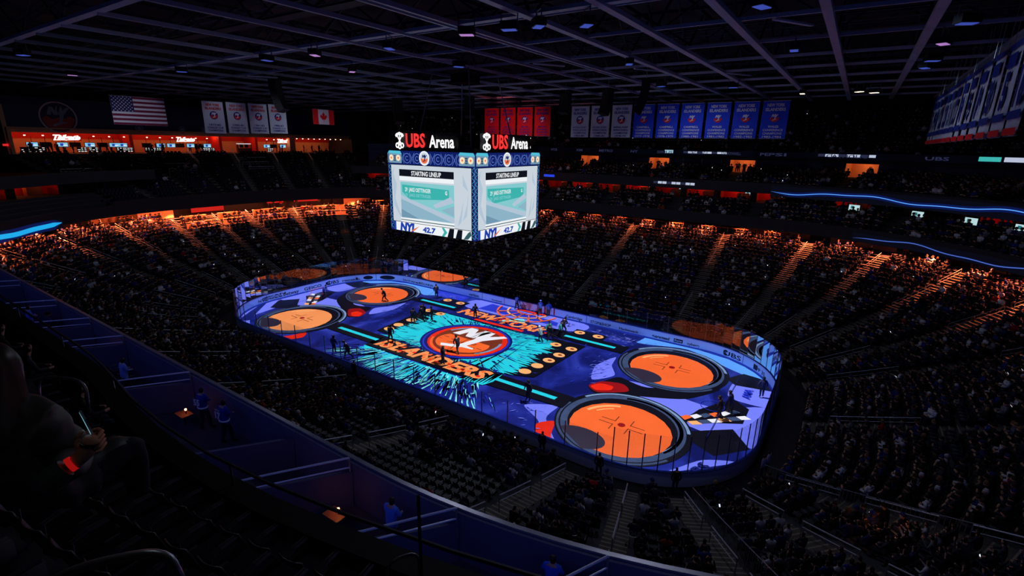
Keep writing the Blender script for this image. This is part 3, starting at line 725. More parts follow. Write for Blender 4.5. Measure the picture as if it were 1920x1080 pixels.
# boards ------------------------------------------------------------------
boards = empty('rink_boards'); tag(boards, 'white hockey boards with sponsor lettering and tall glass panes all round the rink', 'boards')
M_brd = mat('board_white', S(214, 220, 240), 0.35, vary=0.04); M_ad = mat('board_ink', S(14, 16, 36), 0.5); M_adr = mat('board_red', S(200, 30, 50), 0.5)
M_kick = mat('kick_plate', S(60, 90, 190), 0.5); M_cap = mat('cap_rail', S(40, 60, 140), 0.4)
m = MB(); sweep(m, rect_prof(0.0, 0.12, 0.0, 1.07), 0, 240.76, M_brd, 1.0, True); m.build('board_panels', boards)
m = MB(); sweep(m, rect_prof(-0.012, 0.0, 0.0, 0.16), 0, 240.76, M_kick, 1.0, True); m.build('kick_plate', boards)
m = MB(); sweep(m, rect_prof(-0.03, 0.2, 1.07, 1.12), 0, 240.76, M_cap, 1.0, True); m.build('cap_rail', boards)
def on_board(s0, wdt):
    dl = dlen(0, s0)
    return lambda x, y: P3(-0.012, s0-x/dl, 0.28+y)
m = MB()
def fin():
    global m
    if m.f: m.build('sponsor_lettering', boards)
    m = MB()
for t, s, wd, h in (('AMERICAN', 130.8, 2.6, 0.26), ('betway', 126.7, 2.4, 0.5), ('GEICO', 123.2, 2.9, 0.46), ('UBS', 118.6, 1.9, 0.5), ('Heineken', 111.4, 2.7, 0.32), ('PEPSI', 104.8, 0.9, 0.2),
                     ('Ford', 97.1, 1.3, 0.3), ('Northwell', 87.2, 2.4, 0.34), ('DUNKIN', 82.9, 2.3, 0.34), ('verizon', 73.9, 1.8, 0.4), ('Northwell', 69.9, 1.7, 0.24), ('XALT', 65.8, 1.6, 0.4), ('Cambridge', 57.9, 2.3, 0.36),
                     ('STOP&SHOP', 54.3, 2.7, 0.36), ('Hackensack', 50.7, 2.4, 0.3), ('guaranteed', 46.9, 2.0, 0.36), ('nyberry', 43.2, 1.4, 0.3), ('UBS', 33.3, 2.1, 0.5), ('APP 30', 24.0, 1.9, 0.4), ('NYC', 133.8, 1.5, 0.4),
                     ('NHL', 12.0, 1.5, 0.4), ('UBS', 4.0, 2.0, 0.5)):
    fin()
    if t == 'AMERICAN':
        f0 = on_board(s, wd); text(m, 'AMERICAN', None, wd, 0.24, M_ad, 0.03, fn=lambda x, y: f0(x, y+0.32)); text(m, 'EXPRESS', None, wd*0.85, 0.24, M_ad, 0.03, fn=f0); continue
    if t == 'PEPSI':
        f0 = on_board(s, wd); m.add([f0(0.75*math.cos(a), 0.27+0.3*math.sin(a)) for a in np.linspace(0, 2*math.pi, 25)[:-1]], [tuple(range(24))], M_ad); continue
    if t == 'Ford':
        f0 = on_board(s, wd); m.add([f0(1.25*math.cos(a), 0.27+0.33*math.sin(a)) for a in np.linspace(0, 2*math.pi, 33)[:-1]], [tuple(range(32))], M_ad)
        f1 = lambda x, y: P3(-0.018, s-x/dlen(0, s), 0.42+y); text(m, 'Ford', None, 1.4, 0.28, M_brd, 0.01, 0.2, fn=f1); continue
    text(m, t, None, wd, h, M_ad, 0.02 if t != 'guaranteed' else 0.03, fn=on_board(s, wd))
fin()
def key_mark(fn_, m_, target, k=1.0):      # three crossed keys
    for a in (-0.55, 0, 0.55):
        ca, sa = math.cos(a), math.sin(a)
        pts = lambda L: [fn_(k*(x*ca-y*sa), k*(x*sa+y*ca)+0.27*k*0) for x, y in L]
        target.add(pts([(-0.03, -0.2), (0.03, -0.2), (0.03, 0.27), (-0.03, 0.27)]), [(0, 1, 2, 3)], m_)
        target.add(pts([(-0.11, 0.15), (0.11, 0.15), (0.11, 0.25), (-0.11, 0.25)]), [(0, 1, 2, 3)], m_)
        target.add(pts([(0.09*math.cos(q), -0.2+0.09*math.sin(q)) for q in np.linspace(0, 2*math.pi, 11)[:-1]]), [tuple(range(10))], m_)
for s in (120.3, 35.3, 5.9):
    fin(); g = on_board(s, 1); key_mark(lambda x, y: g(x, y+0.27), M_ad, m, 1.15)
fin(); g = on_board(44.9, 1); m.add([g(-0.5, -0.02), g(0.5, -0.02), g(0.5, 0.4), g(-0.5, 0.4)], [(0, 1, 2, 3)], M_ad)
text(m, 'Rate', None, 0.8, 0.22, M_brd, 0.02, fn=lambda x, y: P3(-0.02, 44.9-x/dlen(0, 44.9), 0.38+y))
fin(); g = on_board(109.2, 1); m.add([g((0.3 if k % 2 == 0 else 0.12)*math.sin(2*math.pi*k/10), 0.26+(0.3 if k % 2 == 0 else 0.12)*math.cos(2*math.pi*k/10)) for k in range(10)], [tuple(range(10))], M_ad)
fin(); g = on_board(25.6, 1); m.add([g(-0.3, -0.02), g(0.3, -0.02), g(0.3, 0.52), g(-0.3, 0.52)], [(0, 1, 2, 3)], M_ad)
for s in (101.7, 72.4, 68.6, 63.3, 56.2, 30.0, 132.2):
    fin(); g = on_board(s, 1); m.add([g(-0.03, -0.1), g(0.03, -0.1), g(0.03, 0.78), g(-0.03, 0.78)], [(0, 1, 2, 3)], M_ad)
fin()
for s in (62.9, 62.2, 61.5, 60.8):       # red striped gate panels at the centre line
    g = on_board(s, 1); m.add([g(-0.08, -0.1), g(0.12, -0.1), g(0.12, 0.78), g(-0.08, 0.78)], [(0, 1, 2, 3)], M_adr)
m.build('sponsor_lettering', boards)
# glass panes and posts; none in front of the two benches
GH = 1.85
def pane_ok(s): return not (55.5 < s < 73.5)
ps = srange(0, 240.76, 2.45); nshown = 0
for a, b in zip(ps[:-1], ps[1:]):
    if not pane_ok((a+b)/2): continue
    end = (a < 42.66 or 86 < a < 163 or a > 207); h = 2.6 if end else GH
    mm = MB(); q = [P3(0.06, a+0.03, 1.1), P3(0.06, b-0.03, 1.1), P3(0.06, b-0.03, 1.1+h), P3(0.06, a+0.03, 1.1+h)]
    q2 = [P3(0.075, a+0.03, 1.1), P3(0.075, b-0.03, 1.1), P3(0.075, b-0.03, 1.1+h), P3(0.075, a+0.03, 1.1+h)]
    mm.add(q, [(0, 1, 2, 3)], GLASS); mm.build('glass_pane', boards)
for a in ps[:-1]:
    if not (pane_ok(a+0.1) or pane_ok(a-0.1)): continue
    end = (a < 42.66 or 86 < a < 163 or a > 207); h = 2.6 if end else GH
    mm = MB(); x = P3(0.07, a, 0); mm.box((x.x, x.y, 1.1+h/2), (0.06, 0.06, h), M_seatg); mm.build('glass_post', boards)
# penalty boxes and benches on the far side
for nm, a, b, lb in (('player_bench', 56.0, 63.5, 'player bench behind the far boards, right of the centre line'), ('player_bench', 65.5, 73.0, 'player bench behind the far boards, left of the centre line')):
    o = empty(nm); mm = MB(); sweep(mm, rect_prof(1.3, 1.7, 0.42, 0.5), a, b, M_wood, 2, True); mm.build('seat', o)
    mm = MB(); sweep(mm, rect_prof(2.0, 2.08, 0.0, 1.5), a, b, M_dark, 2, True); mm.build('back_wall', o)
    mm = MB()
    for s in srange(a, b, 2): mm.bar(P3(1.5, s, 0), P3(1.5, s, 0.42), 0.1, 0.1, M_steel)
    mm.build('leg', o); tag(o, lb, 'bench', 'player benches')
# ================================================================== SCOREBOARD
E_panel = emat('led_pale_blue', S(176, 196, 214), 1.0); E_panel2 = emat('led_pale_grey', S(200, 210, 220), 1.0); E_white = emat('led_white', S(238, 242, 246), 1.0); E_teal = emat('led_teal', S(60, 178, 172), 1.0)
E_teal2 = emat('led_soft_teal', S(130, 200, 205), 1.0); E_pipe = emat('led_pipe', S(140, 178, 198), 1.0); E_pipe2 = emat('led_pipe_shade', S(112, 150, 176), 1.0); E_blk = emat('led_black', S(14, 18, 28), 1.0); E_grn = emat('led_dark_green', S(50, 92, 96), 1.0)
E_blue = emat('led_royal', S(28, 62, 170), 1.0); E_navy = emat('led_navy', S(14, 28, 96), 1.0); E_line = emat('led_line_blue', S(96, 128, 214), 1.0); E_red = emat('sign_red', S(245, 52, 52), 1.1); E_swht = emat('sign_white', (1, 1, 1), 1.3)
E_org = emat('led_orange', S(240, 110, 60), 1.0); E_cream = emat('led_cream', S(250, 226, 190), 1.0); E_sky = emat('led_sky', S(80, 190, 215), 1.0)
sb = empty('scoreboard', (0, 0, 12.7)); tag(sb, 'large four-sided hanging scoreboard lit with a starting line-up screen over centre ice', 'scoreboard')
HB = 5.45; ZB, ZT = 0.0, 7.85
m = MB(); m.box((0, 0, (ZB+ZT)/2+0.1), (2*HB-0.5, 2*HB-0.5, ZT-ZB-0.2), M_black); m.box((0, 0, ZT+0.1), (2*HB-1.0, 2*HB-1.0, 0.4), M_black); m.build('body', sb)
m = MB(); m.box((0, 0, 14.6), (2.0, 2.0, 0.8), M_black)
for a in (-1, 1):
    for b in (-1, 1): m.tube([(a*3.5, b*3.5, ZT), (a*2.2, b*2.2, 15.2)], 0.06, M_steel)
m.build('hanging_frame', sb)
W2 = HB-0.42            # half width of a screen
def face(M, par):
    def rect(mm, x0, y0, x1, y1, mt, z): mm.poly([(x0, y0), (x1, y0), (x1, y1), (x0, y1)], mt, M, z)
    mm = MB(); w = W2; z = 0.0
    mm.box((0, 0, 0), (0.01, 0.01, 0.01), M_black, M)
    b = MB(); b.box((0, 3.9, -0.16), (2*w+0.14, 7.75, 0.3), M_black, None); b.v = [tuple(M @ Vector(v)) for v in b.v]; b.build('screen_cabinet', par)
    # main screen 0.9..6.35 ; header 6.4..7.75 ; strip 0.05..0.9
    mm = MB(); rect(mm, -w, 0.95, w, 6.45, E_panel2, 0.0)
    ring = [(-w+0.5, 6.3), (-w+0.25, 5.6), (-w+0.7, 4.6), (-w+0.4, 3.2), (-w+1.0, 1.8), (-w+2, 1.2), (-w+1.2, 1.2), (-w+0.2, 2.5), (-w+0.1, 5.8)]
    mm.poly(ring, E_panel, M, 0.004)
    x0, x1 = -w+1.2, w-2.0
    rect(mm, x0, 1.35, x1, 4.85, E_teal2, 0.006)
    mm.poly([(x0+0.2, 4.6), (x1-0.6, 4.4), (x1-0.6, 3.5), (x0+1.2, 3.2), (x0+0.2, 3.9)], E_teal, M, 0.008)
    mm.poly([(x0, 3.6), (x0, 2.2), (x1, 1.4), (x1, 1.9), (x0+1.4, 3.2)], E_panel, M, 0.010); mm.poly([(x0, 3.2), (x1-0.2, 1.42), (x0+2.4, 1.4), (x0, 2.2)], E_pipe, M, 0.012); mm.poly([(x0, 2.2), (x0+2.4, 1.4), (x0, 1.36)], E_pipe2, M, 0.013)
    mm.poly([(x1, 3.3), (x1-2.3, 2.6), (x1-2.6, 2.9), (x1-0.4, 3.8)], E_panel, M, 0.012); mm.poly([(x1, 3.0), (x1-1.6, 2.5), (x1, 2.0)], E_pipe, M, 0.013)
    rect(mm, x0-0.1, 0.95, x1, 1.4, E_white, 0.013); rect(mm, x0-0.1, 1.12, x1, 1.2, E_grn, 0.016)
    rect(mm, x0-0.1, 5.0, x1, 5.45, E_white, 0.013); rect(mm, x0-0.1, 5.4, x1, 6.05, E_blk, 0.016)
    for k, c_ in enumerate((E_panel, E_panel2)): mm.poly([(w-1.6+k*0.4, 1.2), (w-0.5, 2.2+k), (w-0.3, 4.4), (w-1.0, 5.9-k), (w-0.9, 3.6)], c_, M, 0.006+0.002*k)
    mm.build('main_screen', par)
    mm = MB(); text(mm, 'STARTING LINEUP', M, 3.8, 0.42, E_white, 0.025, 0, 0.02)
    mm.v = [tuple(Vector(v)+(M.to_3x3() @ Vector(((x0+x1)/2, 5.52, 0)))) for v in mm.v]; k0 = len(mm.v)
    t2 = MB(); text(t2, '29  JAKE OETTINGER', M, 3.4, 0.38, E_white, 0.015, 0, 0.02); t2.v = [tuple(Vector(v)+(M.to_3x3() @ Vector((x0+2.3, 3.98, 0)))) for v in t2.v]
    t3 = MB(); text(t3, '29  JAKE OETTINGER', M, 3.4, 0.3, E_teal2, 0.015, 0, 0.019); t3.v = [tuple(Vector(v)+(M.to_3x3() @ Vector((x0+2.3, 3.5, 0)))) for v in t3.v]
    t4 = MB(); text(t4, 'G', M, 0.25, 0.34, E_white, 0.03, 0, 0.02); t4.v = [tuple(Vector(v)+(M.to_3x3() @ Vector((x1-0.95, 3.95, 0)))) for v in t4.v]
    t5 = MB(); text(t5, '42.7', M, 1.7, 0.5, E_blue, 0.05, 0.1, 0.03); t5.v = [tuple(Vector(v)+(M.to_3x3() @ Vector((-0.15, 0.2, 0)))) for v in t5.v]
    for t_ in (t2, t3, t4, t5): mm.add(t_.v, t_.f, t_.ms[0])
    mm.build('screen_lettering', par)
    # bottom strip
    mm = MB(); rect(mm, -w, 0.04, w, 0.9, E_white, 0.0)
    mm.poly([(-w, 0.04), (-w+0.35, 0.04), (-w+0.35, 0.9), (-w, 0.9)], E_blue, M, 0.004)
    t6 = MB(); text(t6, 'NYI', M, 2.0, 0.78, E_blue, 0.07, 0.15, 0.006); t6.v = [tuple(Vector(v)+(M.to_3x3() @ Vector((-w+1.9, 0.08, 0)))) for v in t6.v]; mm.add(t6.v, t6.f, E_blue)
    mm.poly([(-w+2.4, 0.06), (-w+2.9, 0.2), (-w+3.6, 0.7), (-w+2.8, 0.35)], E_org, M, 0.01)
    mm.poly([(w-3.6, 0.04), (w-3.3, 0.45), (w-3.6, 0.88), (w-3.3, 0.88), (w-2.9, 0.45), (w-3.3, 0.04)], E_teal, M, 0.006)
    for a in (w-2.9, w-1.9): mm.poly([(a, 0.04), (a+0.3, 0.88), (a+0.85, 0.88), (a+0.75, 0.04)], E_blk, M, 0.006)
    mm.poly([(w-0.95, 0.04), (w-0.4, 0.7), (w-0.1, 0.88), (w, 0.5), (w-0.4, 0.1)], E_grn, M, 0.006)
    mm.build('score_strip', par)
    # header with outline pattern, crest, corner loudspeaker pictures
    mm = MB(); rect(mm, -w-0.3, 6.5, w+0.3, 7.78, E_navy, 0.0)
    for k in range(7):
        cx = -w+0.9+k*1.32
        mm.ring((cx, 7.1), 0.42, 0.47, E_line, M, 0.004, 24); mm.ring((cx, 7.1), 0.16, 0.21, E_line, M, 0.004, 16, R_(40), R_(320))
        for a in (-1, 1): mm.poly([(cx+0.66-0.3*a, 6.6), (cx+0.66-0.25*a, 6.6), (cx+0.66+0.33*a, 7.6), (cx+0.66+0.28*a, 7.6)][::a], E_line, M, 0.003)
    mm.disc((-0.55, 7.15), 0.66, 0.66, E_white, M, 0.01, 28); mm.disc((-0.55, 7.15), 0.52, 0.52, E_panel2, M, 0.012, 28)
    Ml = M @ Matrix.Translation((-0.55, 7.12, 0.013)); logo(mm, Ml, 0.5, (E_navy, E_white, E_org, E_navy), 0.001, 0, 24, False)
    for sx in (-1, 1):
        c = sx*(w-0.55)
        mm.poly([(c-0.8, 6.62), (c+0.95, 6.62), (c+0.95, 7.55), (c-0.8, 7.7)], E_pipe2, M, 0.012); mm.poly([(c-0.9, 7.55), (c+1.0, 7.45), (c+0.8, 7.75), (c-0.7, 7.78)], E_sky, M, 0.014)
        for q in (-0.45, 0.5):
            mm.disc((c+q, 7.1), 0.3, 0.3, E_cream, M, 0.016, 18); mm.disc((c+q, 7.1), 0.1, 0.1, E_org, M, 0.018, 12)
        for q in range(6): mm.poly([(c-0.1+(q % 2)*0.14, 6.8+(q//2)*0.2), (c+0.0+(q % 2)*0.14, 6.8+(q//2)*0.2), (c+0.0+(q % 2)*0.14, 6.94+(q//2)*0.2), (c-0.1+(q % 2)*0.14, 6.94+(q//2)*0.2)], E_blk, M, 0.016)
    mm.build('header_screen', par)
    # arena name in channel letters above the header
    def thick(vs_f, mt_, off):
        vs, fs = vs_f
        mm2.add([M @ Vector((x+off[0], y+off[1], -0.02)) for x, y in vs], fs, mt_)
        mm2.add([M @ Vector((x+off[0], y+off[1], -0.14)) for x, y in vs], fs, M_black)
    mm2 = MB()
    def letters(t, w_, h_, x, mt_, bold):
        vs, fs, tw, ch = text_polys(t, bold, 0); thick(([(a*w_/tw, b*h_/ch) for a, b in vs], fs), mt_, (x, 8.15))
    letters('UBS', 2.5, 1.25, -1.65, E_red, 0.03)
    letters('Arena', 3.0, 1.1, 1.6, E_swht, 0.02)
    mm2.build('name_letters', par)
    mm2 = MB(); 
    for a in (-0.62, 0, 0.62):
        ca, sa = math.cos(a), math.sin(a); T_ = lambda L: [M @ Vector((-3.72+x*ca-y*sa, 8.72+x*sa+y*ca, -0.02)) for x, y in L]
        for q in ([(-.06, -.45), (.06, -.45), (.06, .78), (-.06, .78)], [(-.2, .5), (.2, .5), (.2, .74), (-.2, .74)]): mm2.add(T_(q), [(0, 1, 2, 3)], E_swht)
        for r0, n_ in ((.12, 16),):
            c0 = T_([(0, -.52)])[0]; vs = []
            for i in range(n_): vs += T_([(r0*math.cos(2*math.pi*i/n_), -.55+r0*math.sin(2*math.pi*i/n_)), (.26*math.cos(2*math.pi*i/n_), -.55+.26*math.sin(2*math.pi*i/n_))])
            mm2.add(vs, [(2*i, 2*i+1, (2*i+3) % (2*n_), (2*i+2) % (2*n_)) for i in range(n_)], E_swht)
    mm2.build('key_emblem', par)
    m3 = MB(); m3.bar(M @ Vector((-4.4, 8.75, -0.3)), M @ Vector((3.4, 8.75, -0.3)), 0.08, 1.35, M_black); m3.bar(M @ Vector((-4.3, 8.02, -0.08)), M @ Vector((3.3, 8.02, -0.08)), 0.08, 0.08, M_black); m3.build('sign_rail', par)
for k, (n, x) in enumerate((((0, -1, 0), (1, 0, 0)), ((1, 0, 0), (0, 1, 0)), ((0, 1, 0), (-1, 0, 0)), ((-1, 0, 0), (0, -1, 0)))):
    M = plane_M((n[0]*HB, n[1]*HB, 0), x, (0, 0, 1)); face(M, sb)
for a, b in ((1, -1), (1, 1), (-1, 1), (-1, -1)):      # corner truss columns, LED patterned
    mm = MB(); c = HB-0.24
    mm.box((a*c, b*c, 3.85), (0.42, 0.42, 7.7), E_navy)
    nx, ny = a, b
    for (ux, uy, ox, oy) in ((1, 0, 0, b*0.215), (0, 1, a*0.215, 0)):
        for k in range(22):
            z = 0.15+k*0.29; s_ = 1 if k % 2 else -1
            for off in (-0.19, 0.19): pass
            M = plane_M((a*c+ox, b*c+oy, z), (ux*(1 if oy*-1 > 0 or ux == 0 else -1) if ux else 0, uy*(1 if ox > 0 else -1) if uy else 0, 0), (0, 0, 1))
            mm.poly([(-0.19*s_, 0), (-0.19*s_+0.05*s_, 0), (0.19*s_, 0.29), (0.19*s_-0.05*s_, 0.29)][::s_], E_sky, M, 0.01)
            mm.poly([(-0.2, 0), (-0.17, 0), (-0.17, 0.29), (-0.2, 0.29)], E_line, M, 0.01); mm.poly([(0.17, 0), (0.2, 0), (0.2, 0.29), (0.17, 0.29)], E_line, M, 0.01)
    mm.build('corner_truss', sb)
# local rotation none: parts were built round the board's own foot

# ================================================================== LED RIBBONS
E_rb = emat('ribbon_blue', S(20, 52, 170), 0.9); E_rc = emat('ribbon_cyan', S(30, 170, 235), 1.0); E_rl = emat('ribbon_line', S(90, 160, 255), 1.1); E_rg = emat('ribbon_glow', S(10, 26, 88), 0.8); E_rd = emat('ribbon_dark', S(7, 9, 22), 0.8)
E_slab = emat('ribbon_text', S(200, 210, 235), 0.8); E_dim = emat('ribbon_dim', S(56, 60, 96), 0.5)
def ribbon(name, label, d, z0, z1, s0, s1, wave, amp, th, glow=0.22, phase=0.0, cat='led ribbon', grp=None):
    o = empty(name); mm = MB(); sweep(mm, [(d, z0), (d, z1)], s0, s1, E_rd, 0.5); mm.build('display', o)
    mm = MB()
    for (dd, th2, mt_) in ((0.012, glow, E_rg), (0.024, th, wave)):
        ss = srange(s0, s1, 0.3); vs = []
        for s in ss:
            t = (s-s0); zc = (z0+z1)/2+amp*(math.sin(t*0.62+phase)+0.35*math.sin(t*1.5+1+phase)); fade = min(1, t/1.0+0.1, (s1-s)/1.5+0.05)
            vs += [P3(d-dd, s, max(z0, zc-th2*fade)), P3(d-dd, s, min(z1, zc+th2*fade))]
        mm.add(vs, [(2*i, 2*i+1, 2*i+3, 2*i+2) for i in range(len(ss)-1)], mt_)
    mm.build('light_wave', o); tag(o, label, cat, grp)
ribbon('led_ribbon', 'thin wavy light-blue line along the dark upper ribbon display, far right', 23.97, 15.0, 16.4, 12.0, 41.5, E_rl, 0.22, 0.045, 0.28)
ribbon('led_ribbon', 'wavy pale-blue line on the ribbon display over the orange-lit seats, far right', 20.47, 10.95, 11.9, 8.0, 33.5, emat('ribbon_line_soft', S(96, 128, 225), 0.8), 0.22, 0.035, 0.10, 1.0)
ribbon('led_ribbon', 'broad cyan and blue ribbon display at the left edge above the orange-lit corner seats', 20.45, 10.55, 11.7, 142.6, 158.0, E_rc, 0.10, 0.25, 0.62, 2.0)
o = empty('led_ribbon'); mm = MB(); nsweep(mm, [(24.56, 14.5), (24.56, 15.4)], 158, 237, emat('ribbon_near_blue', S(96, 112, 228), 2.4), 1.0); mm.build('display', o)
tag(o, 'blue ribbon display along the front of the upper deck the photo is taken from', 'led ribbon')
def slab_ad(s0, s1, d, z0, z1, lb, mts, n=6):
    o = empty('ribbon_advert'); mm = MB(); ss = srange(s0, s1, (s1-s0)/n+1e-6)
    for i in range(len(ss)-1):
        a, b = ss[i], ss[i+1]-(ss[i+1]-ss[i])*0.12
        mm.add([P3(d, a, z0), P3(d, b, z0), P3(d, b, z1), P3(d, a, z1)], [(0, 1, 2, 3)], mts[i % len(mts)])
    mm.build('display', o); tag(o, lb, 'led advert')
slab_ad(51.2, 57.5, 23.97, 15.85, 16.2, 'white lit text strip on the club deck front, right of the scoreboard', [E_slab, E_slab, E_dim], 9)
slab_ad(49.0, 55.8, 32.37, 20.35, 20.65, 'white lit text strip under the blue banners on the upper deck front', [E_slab, E_slab, E_dim], 9)
slab_ad(57.4, 59.0, 32.37, 20.3, 20.8, 'pale square advert on the upper deck front under the blue banners', [emat('ad_pale', S(170, 215, 235), 0.8)], 1)
slab_ad(35.8, 39.5, 32.37, 20.35, 20.7, 'white lit text strip on the upper deck front above the right doorway', [E_slab, E_dim, E_slab], 8)
slab_ad(27.8, 30.3, 32.37, 20.3, 20.8, 'white and green advert on the upper deck front below the row of number banners', [E_slab, E_teal], 2)
slab_ad(24.6, 27.2, 32.37, 20.35, 20.7, 'white and blue advert strip at the right end of the upper deck front', [E_blue, E_slab, E_dim], 5)
slab_ad(75.0, 77.4, 23.97, 15.9, 16.3, 'blue lit strip on the club front beside the scoreboard', [emat('ad_blue', S(40, 70, 230), 0.9)], 1)
ro = empty('ribbon_sign'); tag(ro, 'dim grey sponsor words along the upper deck front', 'sign')
for k, t in enumerate(('NYCB', 'XM', 'METRO', 'NY', 'SIRIUS', 'LONG ISLAND', 'NORTHWELL', 'PEPSI', 'CATHOLIC', 'UBS')):
    s = 80-k*5.3; m = MB()
    text(m, t, None, 2.6 if len(t) > 4 else 1.3, 0.42, E_dim, 0.02, fn=lambda x, y: P3(32.36, s-x, 20.25+y)); m.build('lettering', ro)

# ================================================================== BANNERS
M_txr = mat('banner_print_red', S(215, 40, 40), 0.8, vary=0.1); M_txb = mat('banner_print_blue', S(24, 44, 140), 0.8, vary=0.1); M_txw = mat('banner_print_white', S(225, 228, 240), 0.8, vary=0.05)
def cloth(o, mt, w, h, name='cloth', wav=0.03, seed=0, bottom=None):
    mm = MB(); nx, nz = 8, 6; vs = []
    for j in range(nz+1):
        for i in range(nx+1):
            x = (i/nx-0.5)*w; z = -j/nz*h; vs.append((x, wav*math.sin(i*1.3+seed)*(j/nz), z))
    n = len(vs); vs += [(a, b+0.015, c) for a, b, c in vs]; fs = []
    for j in range(nz):
        for i in range(nx):
            a = j*(nx+1)+i; fs += [(a, a+nx+1, a+nx+2, a+1), (n+a, n+a+1, n+a+nx+2, n+a+nx+1)]
    mm.add(vs, fs, mt)
    mm.build(name, o)
    mm = MB(); mm.tube([(-w/2-0.05, 0, 0.03), (w/2+0.05, 0, 0.03)], 0.04, M_steel); mm.tube([(-w/2, 0, -h), (w/2, 0, -h)], 0.03, M_steel); mm.build('rod', o)
    mm = MB()
    for a in (-1, 1): mm.tube([(a*w/2*0.9, 0, 0.05), (a*w/2*0.9, 0, 2.2)], 0.012, M_steel, 4)
    mm.build('hanging_wire', o)
def banner(loc, rz, base, lines, label, group, lc, scheme, w=2.9, h=4.35, seed=0, head=('NEW YORK', 'ISLANDERS')):
    o = empty('banner', loc, rz); tag(o, label, 'banner', group); cloth(o, base, w, h, seed=seed)
    mm = MB(); M = plane_M((0, -0.05, -h), (1, 0, 0), (0, 0, 1))
    def T(t, w_, h_, y, mt_, b=0.03): 
        vs, fs, tw, ch = text_polys(t, b); mm.add([M @ Vector((a*w_/tw, y+c*h_/ch, 0)) for a, c in vs], fs, mt_)
    T(head[0], w*0.66, 0.36, h-0.62, lc[0]); T(head[1], w*0.76, 0.36, h-1.12, lc[0])
    y = 1.35 if len(lines) < 4 else 1.55
    for t in lines:
        T(t, min(w*0.76, 0.235*len(t)), 0.25, y-0.25, lc[1], 0.02); y -= 0.4
    mm.build('print', o)
    mm = MB(); Ml = M @ Matrix.Translation((0, h-1.9, 0.0)); logo(mm, Ml, 0.58, scheme, 0.006, 0, 28, scheme[0] is not None); mm.build('crest', o)
    return o
sch_w = (M_txb, M_txb, M_txr, M_txw); sch_b = (M_ban_b, M_ban_b, M_txr, M_txw); sch_r = (M_txb, M_txb, M_red, M_txw)
GB = 'championship banners over the bowl'
for k, (t, lb) in enumerate(((['CAMPBELL', 'CONFERENCE', 'CHAMPIONS', '1977-1978'], 'first blue banner right of the white ones, reading CAMPBELL CONFERENCE 1977-1978'), (['CAMPBELL', 'CONFERENCE', 'CHAMPIONS', '1978-1979'], 'second blue banner from the left, reading CAMPBELL CONFERENCE 1978-1979'),
        (['CAMPBELL', 'CONFERENCE', 'CHAMPIONS', '1980-1981'], 'third blue banner, reading CAMPBELL CONFERENCE 1980-1981'), (['WALES', 'CONFERENCE', 'CHAMPIONS', '1981-1982'], 'fourth blue banner, reading WALES CONFERENCE 1981-1982'),
        (['WALES', 'CONFERENCE', 'CHAMPIONS', '1982-1983'], 'fifth blue banner, reading WALES CONFERENCE 1982-1983'), (['WALES', 'CONFERENCE', 'CHAMPIONS', '1983-1984'], 'last blue banner on the right, reading WALES CONFERENCE 1983-1984'))):
    banner((7.3+3.27*k, 30, 26.8), 0, M_ban_b, t, lb, GB, (M_txw, M_txw), sch_b, seed=k)
for k, lb in ((-1, 'white division banner next to the blue ones'), (-2, 'second white division banner left of the blue ones'), (-3, 'white banner nearest the scoreboard, partly behind a dark speaker cluster')):
    banner((7.3+3.27*k, 30, 26.8), 0, M_ban_w, ['NATIONAL HOCKEY', 'PATRICK DIVISION', 'CHAMPIONS', ('1983-84', '1980-81', '1978-79')[k+3] if k > -4 else ''], lb, GB, (M_txb, M_txb), sch_w, seed=k)
for k, lb in ((-5, 'red banner behind the scoreboard name, nearest the middle'), (-6, 'second red banner behind the scoreboard'), (-7, 'third red banner behind the scoreboard'), (-8, 'leftmost red banner behind the scoreboard, mostly hidden')):
    banner((7.3+3.27*k, 30, 26.9), 0, M_red, ['SMYTHE', 'DIVISION', 'CHAMPIONS', '1977-78'], lb, GB, (M_txb, M_txb), sch_r, seed=k)
for k, (y, t) in enumerate(((-0.95, '1979-80'), (2.5, '1980-81'), (5.9, '1981-82'), (9.2, '1982-83'))):
    banner((-47.0, y, 26.5+0.08*k), R_(90), M_ban_w, [t, 'STANLEY CUP', 'CHAMPIONS'], f'white STANLEY CUP banner {("next to the striped flag", "second from the striped flag", "third from the striped flag", "nearest the maple leaf flag")[k]}', 'championship cup banners', (M_txr, M_txb), sch_w, w=3.0, h=4.45, seed=k)
light('banner_fill_spot', 'SPOT', (-14, 18, 27.2), 900, (1, .12, .12), target=(-14.5, 30, 24.6), size=.1, spot=R_(62), blend=.5)  # added red spot for the bright red banners, fixture unseen
for y_ in (-10.5, 0.5, 8.5): light('banner_fill_spot', 'SPOT', (-40.5, y_, 27.6), 170, (.75, .8, 1), target=(-47, y_, 23.8), size=.15, spot=R_(62), blend=.6)  # added fill spots to brighten the cup banners and striped flag
for y_ in (-7, 0, 8, 16, 24): light('banner_fill_spot', 'SPOT', (32.5, y_, 27.6), 130, (.5, .66, 1), target=(38.5, y_, 23.8), size=.15, spot=R_(64), blend=.6)  # added bluish fill spots to brighten the number banners
